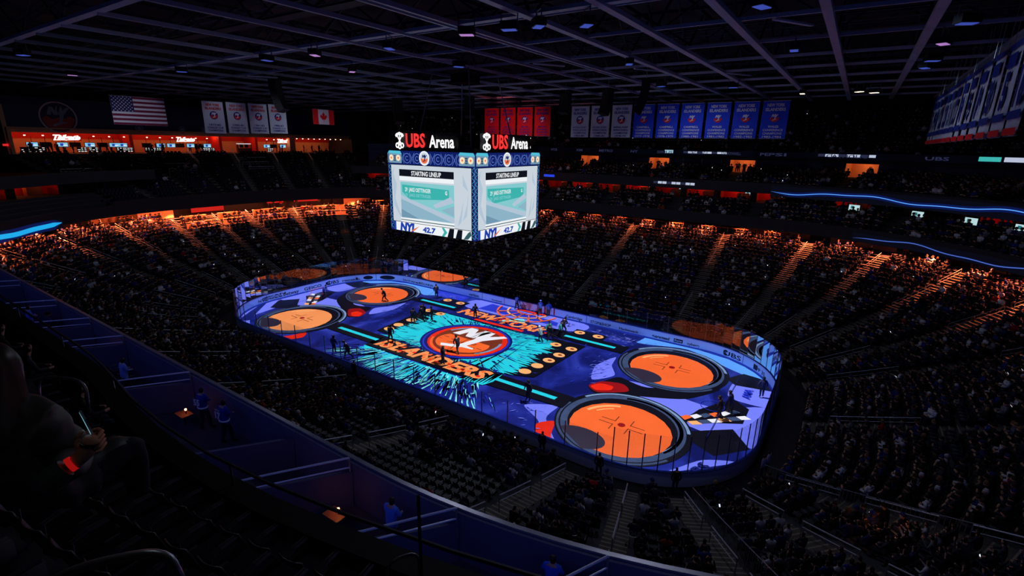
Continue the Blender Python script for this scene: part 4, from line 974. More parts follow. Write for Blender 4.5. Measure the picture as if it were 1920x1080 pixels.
# retired number banners in a row on the right
YN = [28.6, 26.1, 23.5, 20.9, 18.2, 15.4, 12.6, 9.6, 6.5, 3.2, -0.3, -3.9, -7.2]
for k, y in enumerate(YN):
    num = ('5', '9', '19', '22', '23', '31', '27', '91', '9', '19', '30', '5', '16')[k]
    o = empty('number_banner', (38.5, y-1.3, 26.4), R_(-90)); w_ = 2.55; h = 4.4
    tag(o, ('white number banner with blue and red hem, ' + ('farthest of the row', 'second farthest of the row', 'third farthest of the row', 'fourth farthest of the row', 'fifth farthest of the row', 'sixth farthest of the row', 'seventh from the right end', 'sixth from the right end', 'fifth from the right end', 'fourth from the right end', 'third from the right end', 'second from the right end', 'cut by the right edge of the photo')[k]), 'banner', 'retired number banners')
    cloth(o, M_ban_w, w_, h, wav=0.05, seed=k)
    mm = MB(); M = plane_M((0, -0.09, -h), (1, 0, 0), (0, 0, 1))
    mm.poly([(-w_/2, 0.02), (w_/2, 0.02), (w_/2, 0.34), (-w_/2, 0.34)], M_red, M, 0); mm.poly([(-w_/2, 0.72), (w_/2, 0.72), (w_/2, 1.1), (-w_/2, 1.1)], M_txb, M, 0); mm.poly([(-w_/2, h-0.28), (w_/2, h-0.28), (w_/2, h), (-w_/2, h)], M_txb, M, 0)
    mm.build('hem_stripes', o)
    mm = MB(); mm.poly([(-w_*0.36, h-1.15), (w_*0.36, h-1.15), (w_*0.36, h-0.5), (-w_*0.36, h-0.5)], M_txb, M, 0.0)
    vs, fs, tw, ch = text_polys(num, 0.06); ww = w_*0.62 if len(num) > 1 else w_*0.4
    mm.add([M @ Vector((a*ww/tw, 1.4+c*1.65/ch, 0)) for a, c in vs], fs, M_navy); mm.build('print', o)
# flags
M_flagw = mat('flag_white', S(210, 205, 215), 0.8, vary=0.05); M_flagr = mat('flag_red_dimmed', S(110, 26, 60), 0.8); M_flagb = mat('flag_blue', S(30, 30, 80), 0.8)  # stripe red darkened toward purple, as under dim blue light
o = empty('national_flag', (-47.0, -10.4, 26.35), R_(90)); tag(o, 'striped red and white flag with a field of white stars hanging over the left end', 'flag')
W_, H_ = 6.2, 3.5
cloth(o, M_flagw, W_, H_, seed=2); mm = MB(); M = plane_M((0, -0.05, -H_), (1, 0, 0), (0, 0, 1))
for k in range(0, 13, 2): mm.poly([(-W_/2, H_*k/13), (W_/2, H_*k/13), (W_/2, H_*(k+1)/13), (-W_/2, H_*(k+1)/13)], M_flagb if False else M_flagr, M, 0)
mm.build('stripes', o)
mm = MB(); mm.poly([(-W_/2, H_*6/13), (-W_/2+W_*0.4, H_*6/13), (-W_/2+W_*0.4, H_), (-W_/2, H_)], M_flagb, M, 0.01); mm.build('star_field', o)
mm = MB()
for r in range(9):
    for c in range(6 if r % 2 == 0 else 5):
        x = -W_/2+W_*0.4*((c+0.5+(0.5 if r % 2 else 0))/6); y = H_*6/13+H_*7/13*(r+0.5)/9
        mm.poly([(x+(0.1 if q % 2 == 0 else 0.04)*math.sin(q*math.pi/5), y+(0.1 if q % 2 == 0 else 0.04)*math.cos(q*math.pi/5)) for q in range(10)], M_flagw, M, 0.02)
mm.build('stars', o)
o = empty('national_flag', (-47.0, 17.9, 26.55), R_(90)); tag(o, 'red and white maple leaf flag hanging left of the scoreboard', 'flag')
W_, H_ = 4.3, 2.5; cloth(o, M_flagw, W_, H_, seed=1); mm = MB(); M = plane_M((0, -0.05, -H_), (1, 0, 0), (0, 0, 1))
for a in (-1, 1): mm.poly([(a*W_/2, 0), (a*W_/4, 0), (a*W_/4, H_), (a*W_/2, H_)][::-a], M_red, M, 0)
mm.build('side_bars', o)
leaf = [(0, -1), (0.05, -0.45), (0.5, -0.52), (0.42, -0.35), (0.9, 0.0), (0.78, 0.08), (0.85, 0.38), (0.6, 0.32), (0.52, 0.45), (0.25, 0.15), (0.33, 0.68), (0.17, 0.6), (0, 1)]
mm = MB(); mm.poly([(x*0.85, y*0.9+H_/2) for x, y in leaf]+[(-x*0.85, y*0.9+H_/2) for x, y in leaf[-2:0:-1]]+[(-0.04, H_/2-0.9)], M_red, M, 0.0); mm.build('maple_leaf', o)

# crest and small seals on the dark board above the bars
M_seal = mat('seal_grey', S(140, 140, 165), 0.6)
o = empty('wall_crest', (XW+0.3, -12.9, 24.0), R_(90)); mm = MB(); M = plane_M((0, -0.1, 0), (1, 0, 0), (0, 0, 1))
mm.ring((0, 0), 2.1, 2.3, mat('crest_rim', S(225, 190, 195), 0.5), M, 0.02, 48); mm.build('rim', o)
mm = MB(); logo(mm, M, 2.2, (M_navypanel, M_navypanel, mat('crest_red', S(190, 30, 40), 0.5), mat('crest_grey', S(150, 140, 150), 0.6)), 0.004, 0.0, 48); mm.build('emblem', o)
tag(o, 'big round NY hockey crest on the dark board at the far left', 'crest')
for k, (y, z) in enumerate(((-2.4, 22.75), (4.3, 22.7), (8.2, 22.75), (15.4, 24.0), (18.9, 24.1), (16.2, 22.9), (14.3, 22.8), (18.1, 22.8), (21.8, 22.7), (11.5, 22.7))):
    o = empty('round_seal', (XW+0.3, y, z), R_(90)); mm = MB(); M = plane_M((0, -0.1, 0), (1, 0, 0), (0, 0, 1))
    mm.ring((0, 0), 0.5, 0.62, M_seal, M, 0, 20); mm.build('rim', o); mm = MB(); mm.poly([(0.42*math.cos(a)*(0.6 if i % 2 else 1), 0.42*math.sin(a)) for i, a in enumerate(np.linspace(0, 2*math.pi, 9)[:-1])], M_seal, M, 0); mm.build('mark', o)
    tag(o, 'small round grey seal on the dark board above the bars', 'seal', 'round seals on the board')

# bars: neon script signs, televisions, menu boards
E_neon = emat('neon_white', (1.0, 0.78, 0.70), 2.2); E_menu = emat('menu_white', S(235, 235, 235), 1.0); E_tv2 = emat('tv_blue', S(130, 195, 225), 1.0); E_spot = emat('down_light', (1, 0.6, 0.45), 6)
for k, (y, lb) in enumerate(((-12.0, 'over the left bar'), (5.3, 'over the middle bar'), (31.0-6.2, 'over the right bar'))):
    x = XW-1.2; o = empty('neon_sign', (x, y, 20.75), R_(90)); mm = MB(); M = plane_M((0, -0.1, 0), (1, 0, 0), (0, 0, 1))
    sz = (3.4, 3.2, 2.7)[k]; text(mm, 'Tailgate', M, sz, 0.75, E_neon, 0.03, 0.35, 0, space=0.85); mm.poly([(-sz/2, -0.12), (sz/2*0.8, -0.05), (sz/2*0.8, 0.03), (-sz/2, -0.02)], E_neon, M, 0)
    mm.build('script', o); mm = MB(); mm.box((0, 0.02, 0.3), (sz+0.2, 0.08, 0.9), M_redwall); mm.build('backing', o); tag(o, f'glowing white script sign {lb} at the left end', 'sign', 'neon script signs')
    light('neon_lamp', 'POINT', (x+0.9, y, 20.9), 16, (1, 0.3, 0.2), size=0.4)
tvy = [(-16.2, 1), (-14.6, 0), (-12.6, 1), (-11.0, 0), (-9.1, 1), (-7.4, 0), (-5.8, 1), (-4.6, 1), (-1.0, 0), (1.2, 1), (2.9, 1), (4.4, 0), (6.2, 1), (7.6, 0), (9.2, 1), (21.2, 1), (22.8, 0), (24.9, 1)]
for y, on in tvy:
    o = empty('television', (XW-1.6, y, 19.98), R_(90)); mm = MB(); mm.box((0, 0, 0), (1.42, 0.1, 0.72), M_black); mm.build('bezel', o)
    mm = MB(); mm.box((0, -0.06, 0), (1.3, 0.02, 0.6), E_tv2 if on else M_black)
    if on: mm.box((-0.1, -0.08, 0.0), (0.4, 0.01, 0.4), E_blue); mm.box((0.3, -0.08, -0.1), (0.5, 0.01, 0.12), E_white)
    mm.build('screen', o); mm = MB(); mm.bar((0, 0, 0.3), (0, 0, 1.2), 0.06, 0.06, M_black); mm.build('bracket', o)
    tag(o, ('lit blue television hanging over the bars at the left end' if on else 'switched-off television hanging over the bars at the left end'), 'television', 'televisions over the bars')
for y in (-17.0, -15.4, -10.2, -8.7, -4.9, -3.8, -0.7, 0.6, 8.6, 9.9, 22.0):
    o = empty('menu_board', (XW-1.7, y, 19.2), R_(90)); mm = MB(); mm.box((0, 0, 0), (1.35, 0.05, 0.8), M_black); mm.build('panel', o); mm = MB()
    for r in range(3):
        for c in range(3):
            if random.random() < 0.85: mm.box((-0.42+c*0.42, -0.035, 0.26-r*0.26), (random.uniform(0.2, 0.36), 0.01, 0.09), E_menu)
    mm.build('menu_text', o); tag(o, 'black menu board with white printed lines at a bar', 'menu board', 'bar menu boards')
for y in list(np.arange(-17.0, -4, 2.1))+list(np.arange(-1.0, 10, 2.0))+[21, 22.6, 24.2, 25.6]:
    mm = MB(); mm.tube([(0, 0, 0), (0, 0, 0.12)], 0.12, E_spot, 10); o = mm.build('down_light'); o.location = (XW-0.9, y, 21.25); tag(o, 'small glowing spot lamp in the red bar soffit', 'lamp', 'bar spot lamps')
for y in np.arange(28, 41, 1.45):
    mm = MB(); mm.tube([(0, 0, 0), (0, 0, 0.12)], 0.11, E_spot, 10); o = mm.build('down_light'); o.location = (XW-0.9, float(y), 21.55); tag(o, 'small glowing spot lamp under the ceiling right of the round column', 'lamp', 'ceiling spot lamps')
o = empty('exit_sign', (XW+0.5, -19.6, 19.9), R_(90)); mm = MB(); mm.box((0, 0, 0), (0.6, 0.08, 0.3), emat('exit_red', S(220, 40, 40), 1.0)); mm.build('box', o); tag(o, 'small red lit exit sign on the left pillar', 'exit sign')
o = empty('kiosk', (XW-1.2, 16.1, 18.65), R_(90)); mm = MB(); mm.box((0, 0, 1.75), (2.9, 0.2, 0.12), E_menu); mm.build('light_header', o); mm = MB(); mm.box((-1.4, 0, 0.85), (0.15, 0.5, 1.7), M_wood); mm.box((1.4, 0, 0.85), (0.15, 0.5, 1.7), M_wood); mm.box((0, 0, 0.45), (2.9, 0.6, 0.9), M_wood); mm.build('frame', o); mm = MB(); mm.box((-0.5, 0, 1.3), (0.7, 0.05, 0.6), M_black); mm.box((0.5, 0, 1.3), (0.7, 0.05, 0.6), M_black); mm.build('window', o); tag(o, 'small framed service booth between the two bars', 'kiosk')

# ================================================================== ROOF STEEL
BX = [44, 39.8, 35.1, 30.5, 26, 21.2, 16.8, 12, 7.4, 2.0, -4, -10, -15, -20, -26, -32, -38, -44, -51, -58]; BY = [-27.8, -15.1, -8.2, -1.2, 5.5, 12, 19, 26, 33, 41]
ZC = 28.0
for x in BX:
    m = MB(); big = x > 14
    m.bar((x, -60 if big else -27.8, ZC), (x, 46.0, ZC), 0.46 if big else 0.2, 0.24, M_beam if x > -12 else M_beam2)
    if x == 12: m.bar((x-0.55, -60, ZC), (x-0.55, 46.0, ZC), 0.16, 0.24, M_beam)
    o = empty('roof_truss'); struct(o); m.build('bottom_chord', o)
    m = MB(); m.bar((x, -60, ZC+3.2), (x, 50.0, ZC+3.2), 0.3, 0.25, M_web); m.build('top_chord', o)
    m = MB(); y = -58; up = True
    while y < 48: m.bar((x, y, ZC+(0 if up else 3.2)), (x, y+3.6, ZC+(3.2 if up else 0)), 0.12, 0.12, M_web); y += 3.6; up = not up
    m.build('web_members', o)
for y in BY:
    m = MB(); th = 0.5 if y in (-15.1, -27.8) else 0.16
    m.bar((-76, y, ZC+0.12), (58, y, ZC+0.12), th, 0.2, M_beam)
    if y in (-15.1,): m.bar((-76, y+0.9, ZC+0.2), (58, y+0.9, ZC+0.2), 0.12, 0.2, M_beam)
    o = empty('roof_purlin_beam'); struct(o); m.build('lower_chord', o)
    m = MB(); m.bar((-76, y, ZC+2.6), (58, y, ZC+2.6), 0.18, 0.2, M_web); x = -74; up = True
    while x < 55: m.bar((x, y, ZC+(0.1 if up else 2.6)), (x+4, y, ZC+(2.6 if up else 0.1)), 0.1, 0.1, M_web); x += 4; up = not up
    m.build('upper_chord', o)
for k in range(9):
    x = -24+6.5*k; y = BY[2+k % 4]
    m = MB(); m.bar((x, y, ZC-0.05), (x+1.6, y+2.6, ZC-0.05), 0.26, 0.1, M_beam); struct(m.build('brace_beam'))
for k, y in enumerate((-18, 4.5, 20, 28)):       # catwalks
    m = MB(); m.bar((-60, y, 29.3), (50, y, 29.3), 1.0, 0.08, M_dark); o = empty('catwalk_trim'); struct(o); m.build('deck', o)
    m = MB()
    for a in (-0.5, 0.5): m.bar((-60, y+a, 30.3), (50, y+a, 30.3), 0.05, 0.05, M_steel); m.bar((-60, y+a, 29.8), (50, y+a, 29.8), 0.04, 0.04, M_steel)
    m.build('railing', o)
# hanging fixtures
fx = [(590, 98, 1), (1015-60, 48, 1), (1180, 115, 1), (1100, 40, 1), (1430, 3, 1), (875, 58, 1), (730, 85, 0), (340, 130, 1), (42, 98, 1), (1815, 35, 1), (1770, 75, 1), (1750, 108, 1), (1735, 122, 0), (1490, 88, 0), (500, 108, 0), (135, 137, 2), (1010, 42, 0), (1375, 160, 0), (860, 120, 0), (1240, 158, 0), (660, 130, 0), (1640, 170, 2), (1612, 168, 2), (1505, 172, 2)]
def at_z(u, v, z):
    d = FW*FPX+RT*(u-960)+UP*(540-v); t = (z-CAM[2])/d[2]; return Vector(CAM+d*t)
E_fx = emat('lamp_blue_lens', S(62, 80, 180), .8); E_fxp = emat('lamp_lilac_lens', S(170, 120, 190), 1.0); E_fxw = emat('lamp_warm_lens', S(255, 230, 190), 3.0)
for k, (u, v, t) in enumerate(fx):
    p = at_z(u, v, 27.3); L_ = 1.0
    if p.y > 47: p = at_z(u, v, 25.6)
    if (p-Vector(CAM)).length > 95: continue
    o = empty('stage_light', p, random.uniform(0, 3)); m = MB(); m.box((0, 0, 0), (0.9, 0.6, 0.4), M_black); m.build('housing', o)
    m = MB(); m.box((0, 0, -0.22), (0.75, 0.45, 0.03), (E_fx, E_fx, E_fxw)[t] if k % 5 else E_fxp); m.build('lens', o)
    m = MB(); m.bar((-0.45, 0, 0.1), (-0.45, 0, 0.6), 0.05, 0.05, M_seatg); m.bar((0.45, 0, 0.1), (0.45, 0, 0.6), 0.05, 0.05, M_seatg); m.bar((-0.45, 0, 0.6), (0.45, 0, 0.6), 0.05, 0.05, M_seatg); m.build('yoke', o)
    tag(o, 'box lamp hanging under the roof steel with a ' + ('warm white' if t == 2 else ('lilac' if k % 5 == 0 else 'blue')) + ' lens', 'stage light', 'stage lights under the roof')
for k, (x, y, z, n) in enumerate(((-20, 10, 26.8, 9), (-9.5, 12.5, 26.9, 7), (9.5, 12.5, 26.9, 7), (16, 6, 26.9, 8), (-16, -10, 26.8, 8), (3, 15, 26.9, 6))):
    o = empty('speaker_array', (x, y, z), math.atan2(y, x)); th = 0.0; px, pz = 0.0, 0.0
    for q in range(n):
        m = MB(); m.box((0, 0, 0), (0.75, 1.25, 0.36), M_black, Matrix.Rotation(th, 3, 'Y')); c = m.build('cabinet', o); c.location = (px, 0, pz); px -= math.sin(th)*0.38; pz -= math.cos(th)*0.38; th += 0.07
    m = MB(); m.tube([(0, 0, 0.2), (0, 0, 1.3)], 0.03, M_steel); m.build('hanging_cable', o)
    tag(o, f'black curved line of loudspeakers hanging {("left of the scoreboard", "behind the scoreboard to its left", "behind the scoreboard to its right", "right of the scoreboard", "in front of the scoreboard to its left", "straight behind the scoreboard")[k]}', 'loudspeaker array')
# ================================================================== PEOPLE
def skin_mesh(name, joints, edges, zones, mats, sub=2, smooth=True):
    """joints {name:(x,y,z,r)}; zones(center)->material index"""
    me = bpy.data.meshes.new(name); ks = list(joints); ix = {k: i for i, k in enumerate(ks)}
    me.from_pydata([joints[k][:3] for k in ks], [(ix[a], ix[b]) for a, b in edges], [])
    o = bpy.data.objects.new(name, me); col.objects.link(o)
    md = o.modifiers.new('skin', 'SKIN'); md.use_smooth_shade = True
    if not me.skin_vertices: me.skin_vertices.new(name='')
    sv = me.skin_vertices[0].data
    for k in ks: r = joints[k][3]; rx = joints[k][4] if len(joints[k]) > 4 else r; sv[ix[k]].radius = (rx, r)
    sv[0].use_root = True
    if sub: s = o.modifiers.new('sub', 'SUBSURF'); s.levels = sub; s.render_levels = sub
    dg = bpy.context.evaluated_depsgraph_get(); dg.update(); ev = o.evaluated_get(dg)
    out = bpy.data.meshes.new_from_object(ev); bpy.data.objects.remove(o)
    out.name = name; out.materials.clear()
    for m_ in mats: out.materials.append(m_)
    for p in out.polygons: p.material_index = zones(p.center); p.use_smooth = smooth
    return out
PM = [SHIRT, M_skin, M_jean, M_hair, M_black]
def sitter(v):
    lean = (0.0, 0.08, -0.06, 0.12)[v % 4]
    J = dict(pel=(0, 0, .52, .15, .19), sp=(0, -.02+lean*.4, .74, .14, .17), ch=(0, lean, .98, .14, .19), nk=(0, .03+lean, 1.16, .055), hd=(0, .06+lean*1.2, 1.30, .095), ht=(0, .05+lean*1.2, 1.40, .085))
    E = [('pel', 'sp'), ('sp', 'ch'), ('ch', 'nk'), ('nk', 'hd'), ('hd', 'ht')]
    for s, n in ((-1, 'l'), (1, 'r')):
        up = (v == 2 and s == 1) or (v == 3)
        J.update({'sh'+n: (s*.19, lean, 1.06, .07), 'el'+n: (s*.26, .10+lean, .82, .05), 'wr'+n: (s*(.12 if not up else .14), .34+lean, .76 if not up else 1.08, .036), 'ha'+n: (s*(.07 if not up else .09), .40+lean, .76 if not up else 1.16, .035),
                  'hp'+n: (s*.10, .06, .52, .10), 'kn'+n: (s*.14, .46, .54, .07), 'an'+n: (s*.14, .46, .10, .05), 'to'+n: (s*.15, .62, .05, .04)})
        E += [('ch', 'sh'+n), ('sh'+n, 'el'+n), ('el'+n, 'wr'+n), ('wr'+n, 'ha'+n), ('pel', 'hp'+n), ('hp'+n, 'kn'+n), ('kn'+n, 'an'+n), ('an'+n, 'to'+n)]
    hx = .06+lean*1.2
    def z(c):
        if c.z > 1.20: return 3 if (c.y < hx+0.02 or c.z > 1.41) else 1
        if c.z > 1.14 and abs(c.x) < .09: return 1
        if abs(c.x) < .19 and c.y > .31+lean and c.z > .68: return 1
        if c.z < .60 and (c.y > .02 or c.z < .46): return 2 if c.z > .1 else 4
        return 0
    return skin_mesh('spectator', J, E, z, PM, 1)
SIT = [sitter(v) for v in range(4)]
def stander(name, hand_l, hand_r, step=0.12, lean=0.0, bulk=1.0, mats=None, headw=.095, helmet=False, sub=1, knee=0.06):
    b = bulk
    J = dict(pel=(0, 0, .95, .14*b, .17*b), sp=(0, .01+lean*.3, 1.15, .13*b, .16*b), ch=(0, .02+lean, 1.38, .14*b, .2*b), nk=(0, .03+lean*1.2, 1.53, .055), hd=(0, .05+lean*1.5, 1.66, headw), ht=(0, .04+lean*1.5, 1.75, headw*.85))
    E = [('pel', 'sp'), ('sp', 'ch'), ('ch', 'nk'), ('nk', 'hd'), ('hd', 'ht')]
    for s, n, h in ((-1, 'l', hand_l), (1, 'r', hand_r)):
        hx_, hy_, hz_ = h; ex, ey, ez = s*.19*b+(hx_-s*.19)*.45+s*.08, lean+(hy_)*.35-.05, (1.45+hz_)/2-.06
        J.update({'sh'+n: (s*.19*b, .02+lean, 1.46, .075*b), 'el'+n: (ex, ey, ez, .055*b), 'wr'+n: (hx_-s*.01, hy_-.06, hz_, .04*b), 'ha'+n: (hx_, hy_, hz_, .04*b),
                  'hp'+n: (s*.10, 0, .92, .105*b), 'kn'+n: (s*.12, knee+s*step*.4, .50, .075*b), 'an'+n: (s*.13, s*step, .10, .05*b), 'to'+n: (s*.15, s*step+.16, .05, .045)})
        E += [('ch', 'sh'+n), ('sh'+n, 'el'+n), ('el'+n, 'wr'+n), ('wr'+n, 'ha'+n), ('pel', 'hp'+n), ('hp'+n, 'kn'+n), ('kn'+n, 'an'+n), ('an'+n, 'to'+n)]
    hy0 = .05+lean*1.5
    hands = (Vector(hand_l), Vector(hand_r))
    def z(c):
        if c.z > 1.56: return (0 if helmet else 3) if (c.y < hy0+.03 or c.z > 1.72) else 1
        if c.z > 1.50 and abs(c.x) < .08: return 1
        if min((c-h).length for h in hands) < .075: return 4 if helmet else 1
        if c.z < .90: return 2 if c.z > .13 else 4
        return 0
    return skin_mesh(name, J, E, z, mats or PM, sub)
STAND = [stander('spectator', (-.22, .1, .85), (.22, .1, .85)), stander('spectator', (-.15, .3, 1.2), (.15, .3, 1.2)), stander('spectator', (-.25, .05, .85), (.15, .35, 1.45))]

# compact figure and seat for the mass of the crowd (numpy)
def arr(boxes):
    V = []; F = []; Z = []
    for (x0, y0, z0, x1, y1, z1, tx, zone) in boxes:   # tapered block: bottom rect, top scaled by tx
        k = len(V); cx, cy = (x0+x1)/2, (y0+y1)/2
        for (sx, sy) in ((x0, y0), (x1, y0), (x1, y1), (x0, y1)): V.append((sx, sy, z0))
        for (sx, sy) in ((x0, y0), (x1, y0), (x1, y1), (x0, y1)): V.append((cx+(sx-cx)*tx, cy+(sy-cy)*tx, z1))
        F += [(k, k+3, k+2, k+1), (k+4, k+5, k+6, k+7), (k, k+1, k+5, k+4), (k+1, k+2, k+6, k+5), (k+2, k+3, k+7, k+6), (k+3, k, k+4, k+7)]; Z += [zone]*8
    return np.array(V, float), np.array(F), np.array(Z)
PV, PF, PZ = arr([(-.16, -.11, .46, .16, .12, .74, 1.05, 0), (-.18, -.12, .74, .18, .12, 1.0, 1.12, 0), (-.2, -.12, 1.0, .2, .11, 1.12, .55, 0), (-.05, -.04, 1.1, .05, .06, 1.2, 1, 1),
                  (-.08, -.06, 1.18, .08, .13, 1.27, 1.15, 1), (-.095, -.09, 1.27, .095, .13, 1.37, .95, 3), (-.09, -.08, 1.37, .09, .12, 1.43, .6, 3),
                  (-.2, .0, .44, -.03, .5, .6, .9, 2), (.03, .0, .44, .2, .5, .6, .9, 2), (-.18, .38, .02, -.06, .5, .46, 1.2, 2), (.06, .38, .02, .18, .5, .46, 1.2, 2),
                  (-.30, -.06, .76, -.19, .06, 1.06, .9, 0), (.19, -.06, .76, .30, .06, 1.06, .9, 0), (-.28, -.02, .68, -.17, .32, .78, .8, 0), (.17, -.02, .68, .28, .32, .78, .8, 0), (-.18, .28, .66, .18, .38, .75, .7, 1)])
SV_, SF_, SZ_ = arr([(-.23, -.02, .40, .23, .40, .46, 1, 0), (-.22, -.12, .42, .22, -.06, .86, .88, 0), (-.26, -.1, .40, -.22, .3, .62, 1, 4), (.22, -.1, .40, .26, .3, .62, 1, 4), (-.05, -.1, 0, .05, .1, .4, 1, 0)])
CLOTH = [S(*c) for c in ((20, 22, 34), (26, 30, 60), (32, 48, 130), (30, 30, 34), (60, 60, 66), (118, 118, 126), (190, 192, 205), (215, 216, 226), (34, 40, 96), (150, 60, 30), (150, 24, 30), (46, 50, 70), (24, 40, 110), (90, 96, 120), (16, 16, 20), (52, 40, 36))]
CW = np.array([15, 12, 4, 12, 4, 2.5, 4, 5, 5, .6, 1.0, 6, 3, 2, 17, 4.0]); CW /= CW.sum()
HAIRS = [S(30, 22, 18), S(60, 42, 28), S(20, 18, 18), S(120, 95, 60), S(28, 40, 110), S(190, 190, 200)]
def mass(name, slots, kind, label, cat):
    V0, F0, Z0 = (PV, PF, PZ) if kind == 'p' else (SV_, SF_, SZ_)
    n = len(slots)
    if n == 0: return
    pos = np.array([s[0] for s in slots]); dr = np.array([s[1] for s in slots])      # forward (towards the ice)
    if kind == 'p':
        ja = rng.normal(0, 0.22, n); c, s_ = np.cos(ja), np.sin(ja); dr = np.stack([dr[:, 0]*c-dr[:, 1]*s_, dr[:, 0]*s_+dr[:, 1]*c], 1); sz = rng.uniform(.92, 1.1, n)
    else: sz = np.ones(n)
    rt = np.stack([dr[:, 1], -dr[:, 0]], 1)
    V = np.empty((n, len(V0), 3)); sc_ = sz[:, None]
    lean = (rng.uniform(-.12, .25, n)[:, None]*np.clip(V0[None, :, 2]-.5, 0, 1)) if kind == 'p' else 0
    X = V0[None, :, 0]*sc_; Y = V0[None, :, 1]*sc_+lean
    V[:, :, 0] = pos[:, 0:1]+X*rt[:, 0:1]+Y*dr[:, 0:1]; V[:, :, 1] = pos[:, 1:2]+X*rt[:, 1:2]+Y*dr[:, 1:2]; V[:, :, 2] = pos[:, 2:3]+V0[None, :, 2]*sc_
    F = (F0[None]+np.arange(n)[:, None, None]*len(V0)).reshape(-1, 4)
    me = bpy.data.meshes.new(name); me.vertices.add(n*len(V0)); me.vertices.foreach_set('co', V.reshape(-1))
    nf = len(F); me.loops.add(nf*4); me.loops.foreach_set('vertex_index', F.reshape(-1).astype(np.int32)); me.polygons.add(nf)
    me.polygons.foreach_set('loop_start', np.arange(0, nf*4, 4, dtype=np.int32)); me.polygons.foreach_set('loop_total', np.full(nf, 4, dtype=np.int32))
    me.update(calc_edges=True)
    if kind == 'p':
        colr = np.ones((n, len(V0), 4)); sh = np.array(CLOTH)[rng.choice(len(CLOTH), n, p=CW)]; sk = np.array([S(196, 148, 122), S(150, 105, 85), S(110, 74, 58)])[rng.choice(3, n, p=[.7, .18, .12])]
        hr = np.array(HAIRS)[rng.choice(6, n, p=[.3, .25, .2, .08, .12, .05])]; lg = np.array([S(24, 28, 44), S(16, 16, 20), S(60, 58, 60)])[rng.choice(3, n, p=[.5, .35, .15])]
        for zi, a in ((0, sh), (1, sk), (2, lg), (3, hr)): colr[:, Z0 == zi, :3] = a[:, None, :]
    else:
        colr = np.ones((n, len(V0), 4)); colr[:, :, :3] = np.array(S(24, 27, 42)); colr[:, Z0 == 4, :3] = np.array(S(70, 72, 84))
    at = me.attributes.new('tint', 'FLOAT_COLOR', 'POINT'); at.data.foreach_set('color', colr.reshape(-1))
    me.materials.append(TINT); o = bpy.data.objects.new(name, me); col.objects.link(o)
    tag(o, label, cat, None, 'stuff'); return o

# --------------------------------------------------------------- seat slots
slots = []      # (pos, dir, zone, occupied)
def near_aisle(d, s, al, w=1.0):
    k = dlen(d, s); return any(min(abs(s-a), 240.76-abs(s-a))*k < w for a in al)
def ring_slots(d, z, s0, s1, occ, zone, al, pitch=0.54):
    s = s0
    while s < s1:
        k = dlen(d, s)
        if not near_aisle(d, s, al):
            o = outdir(s); x, y = P(d, s)
            slots.append(((x, y, z), (-o.x, -o.y), zone, random.random() < (occ(s) if callable(occ) else occ), s, d))
        s += pitch/k
for i in range(NROW):
    d0, z0 = low_d(i)+0.38, low_z(i)
    def occ(s, i=i):
        if 193 < s < 208 and 6 < i < 16: return 0.12
        if 8 < s < 40 and i > 15: return 0.5
        if 100 < s < 122 and i > 20: return 0.8
        if s > 208 or s < 8: return 0.72
        return 0.84
    if i >= 19:
        ring_slots(d0, z0, NS1-240.76+1, 106.3, occ, 'low', AISLES); ring_slots(d0, z0, 130.2, NS0-1, occ, 'low', AISLES)
        if i in (20, 22, 24): ring_slots(d0-0.5, z0, 107, 130, 0.75, 'low', AISLES, 0.8)
        continue
    if i < 19: ring_slots(d0, z0, 0, 240.0, occ, 'low', AISLES)
    else: ring_slots(d0, z0, NS1-240.76+1, NS0-1, occ, 'low', AISLES)
SAIS = [s+1.5 for s in range(8, 106, 11)]
for k in range(5): ring_slots(20.85+0.95*k+0.45, 11.7+0.45*k, FS0, FS1-1, 0.6, 'suite', SAIS)
CAIS = [(a+b)/2 for a, b in PORT]+[52, 26, 84, 95, 14]
for k in range(9): ring_slots(24.3+0.96*k+0.45, 16.2+0.16*k, FS0, FS1-3, 0.62, 'club', CAIS)
for k in range(0, 12): ring_slots(32.7+0.85*k+0.4, 20.1+0.52*k, FS0+3, FS1-5, 0.5, 'upper', CAIS)
for i in range(LROW-1):
    u0, z = lrow(i); u = u0+0.45/LROW; v = 0.015
    while v < 0.985:
        if all(abs(v-a) > 0.02 for a in (0.06, 0.2, 0.335, 0.47, 0.605, 0.74, 0.87)):
            a = LP(u, v, z); b = LP(u-0.03, v, z); dv = (b-a).normalized(); slots.append(((a.x, a.y, a.z), (dv.x, dv.y), 'end', random.random() < (0.10 if v > 0.3 or i > 6 else 0.3), v*100, u*100))
        v += 0.54/52
for k, (d, z) in enumerate(((20.0, 9.75), (21.9, 10.15))): ring_slots(d, z, T0+1, T1, 0.28, 'terrace', [q-o_ for q in (171.0, 178.5, 184.0, 188.5, 195.6, 203.0, 206.2, 209.7, 213.0) for o_ in (0, .8, 1.6, 2.4, 3.0)]+[196.8, 198, 199.3, 200.2], 0.75)
for k in range(4): ring_slots(24.95+0.85*k+0.4, 15.45+0.66*k, 180, 236, 0.0, 'deck', [200.5, 212.8, 190, 224], 0.55)
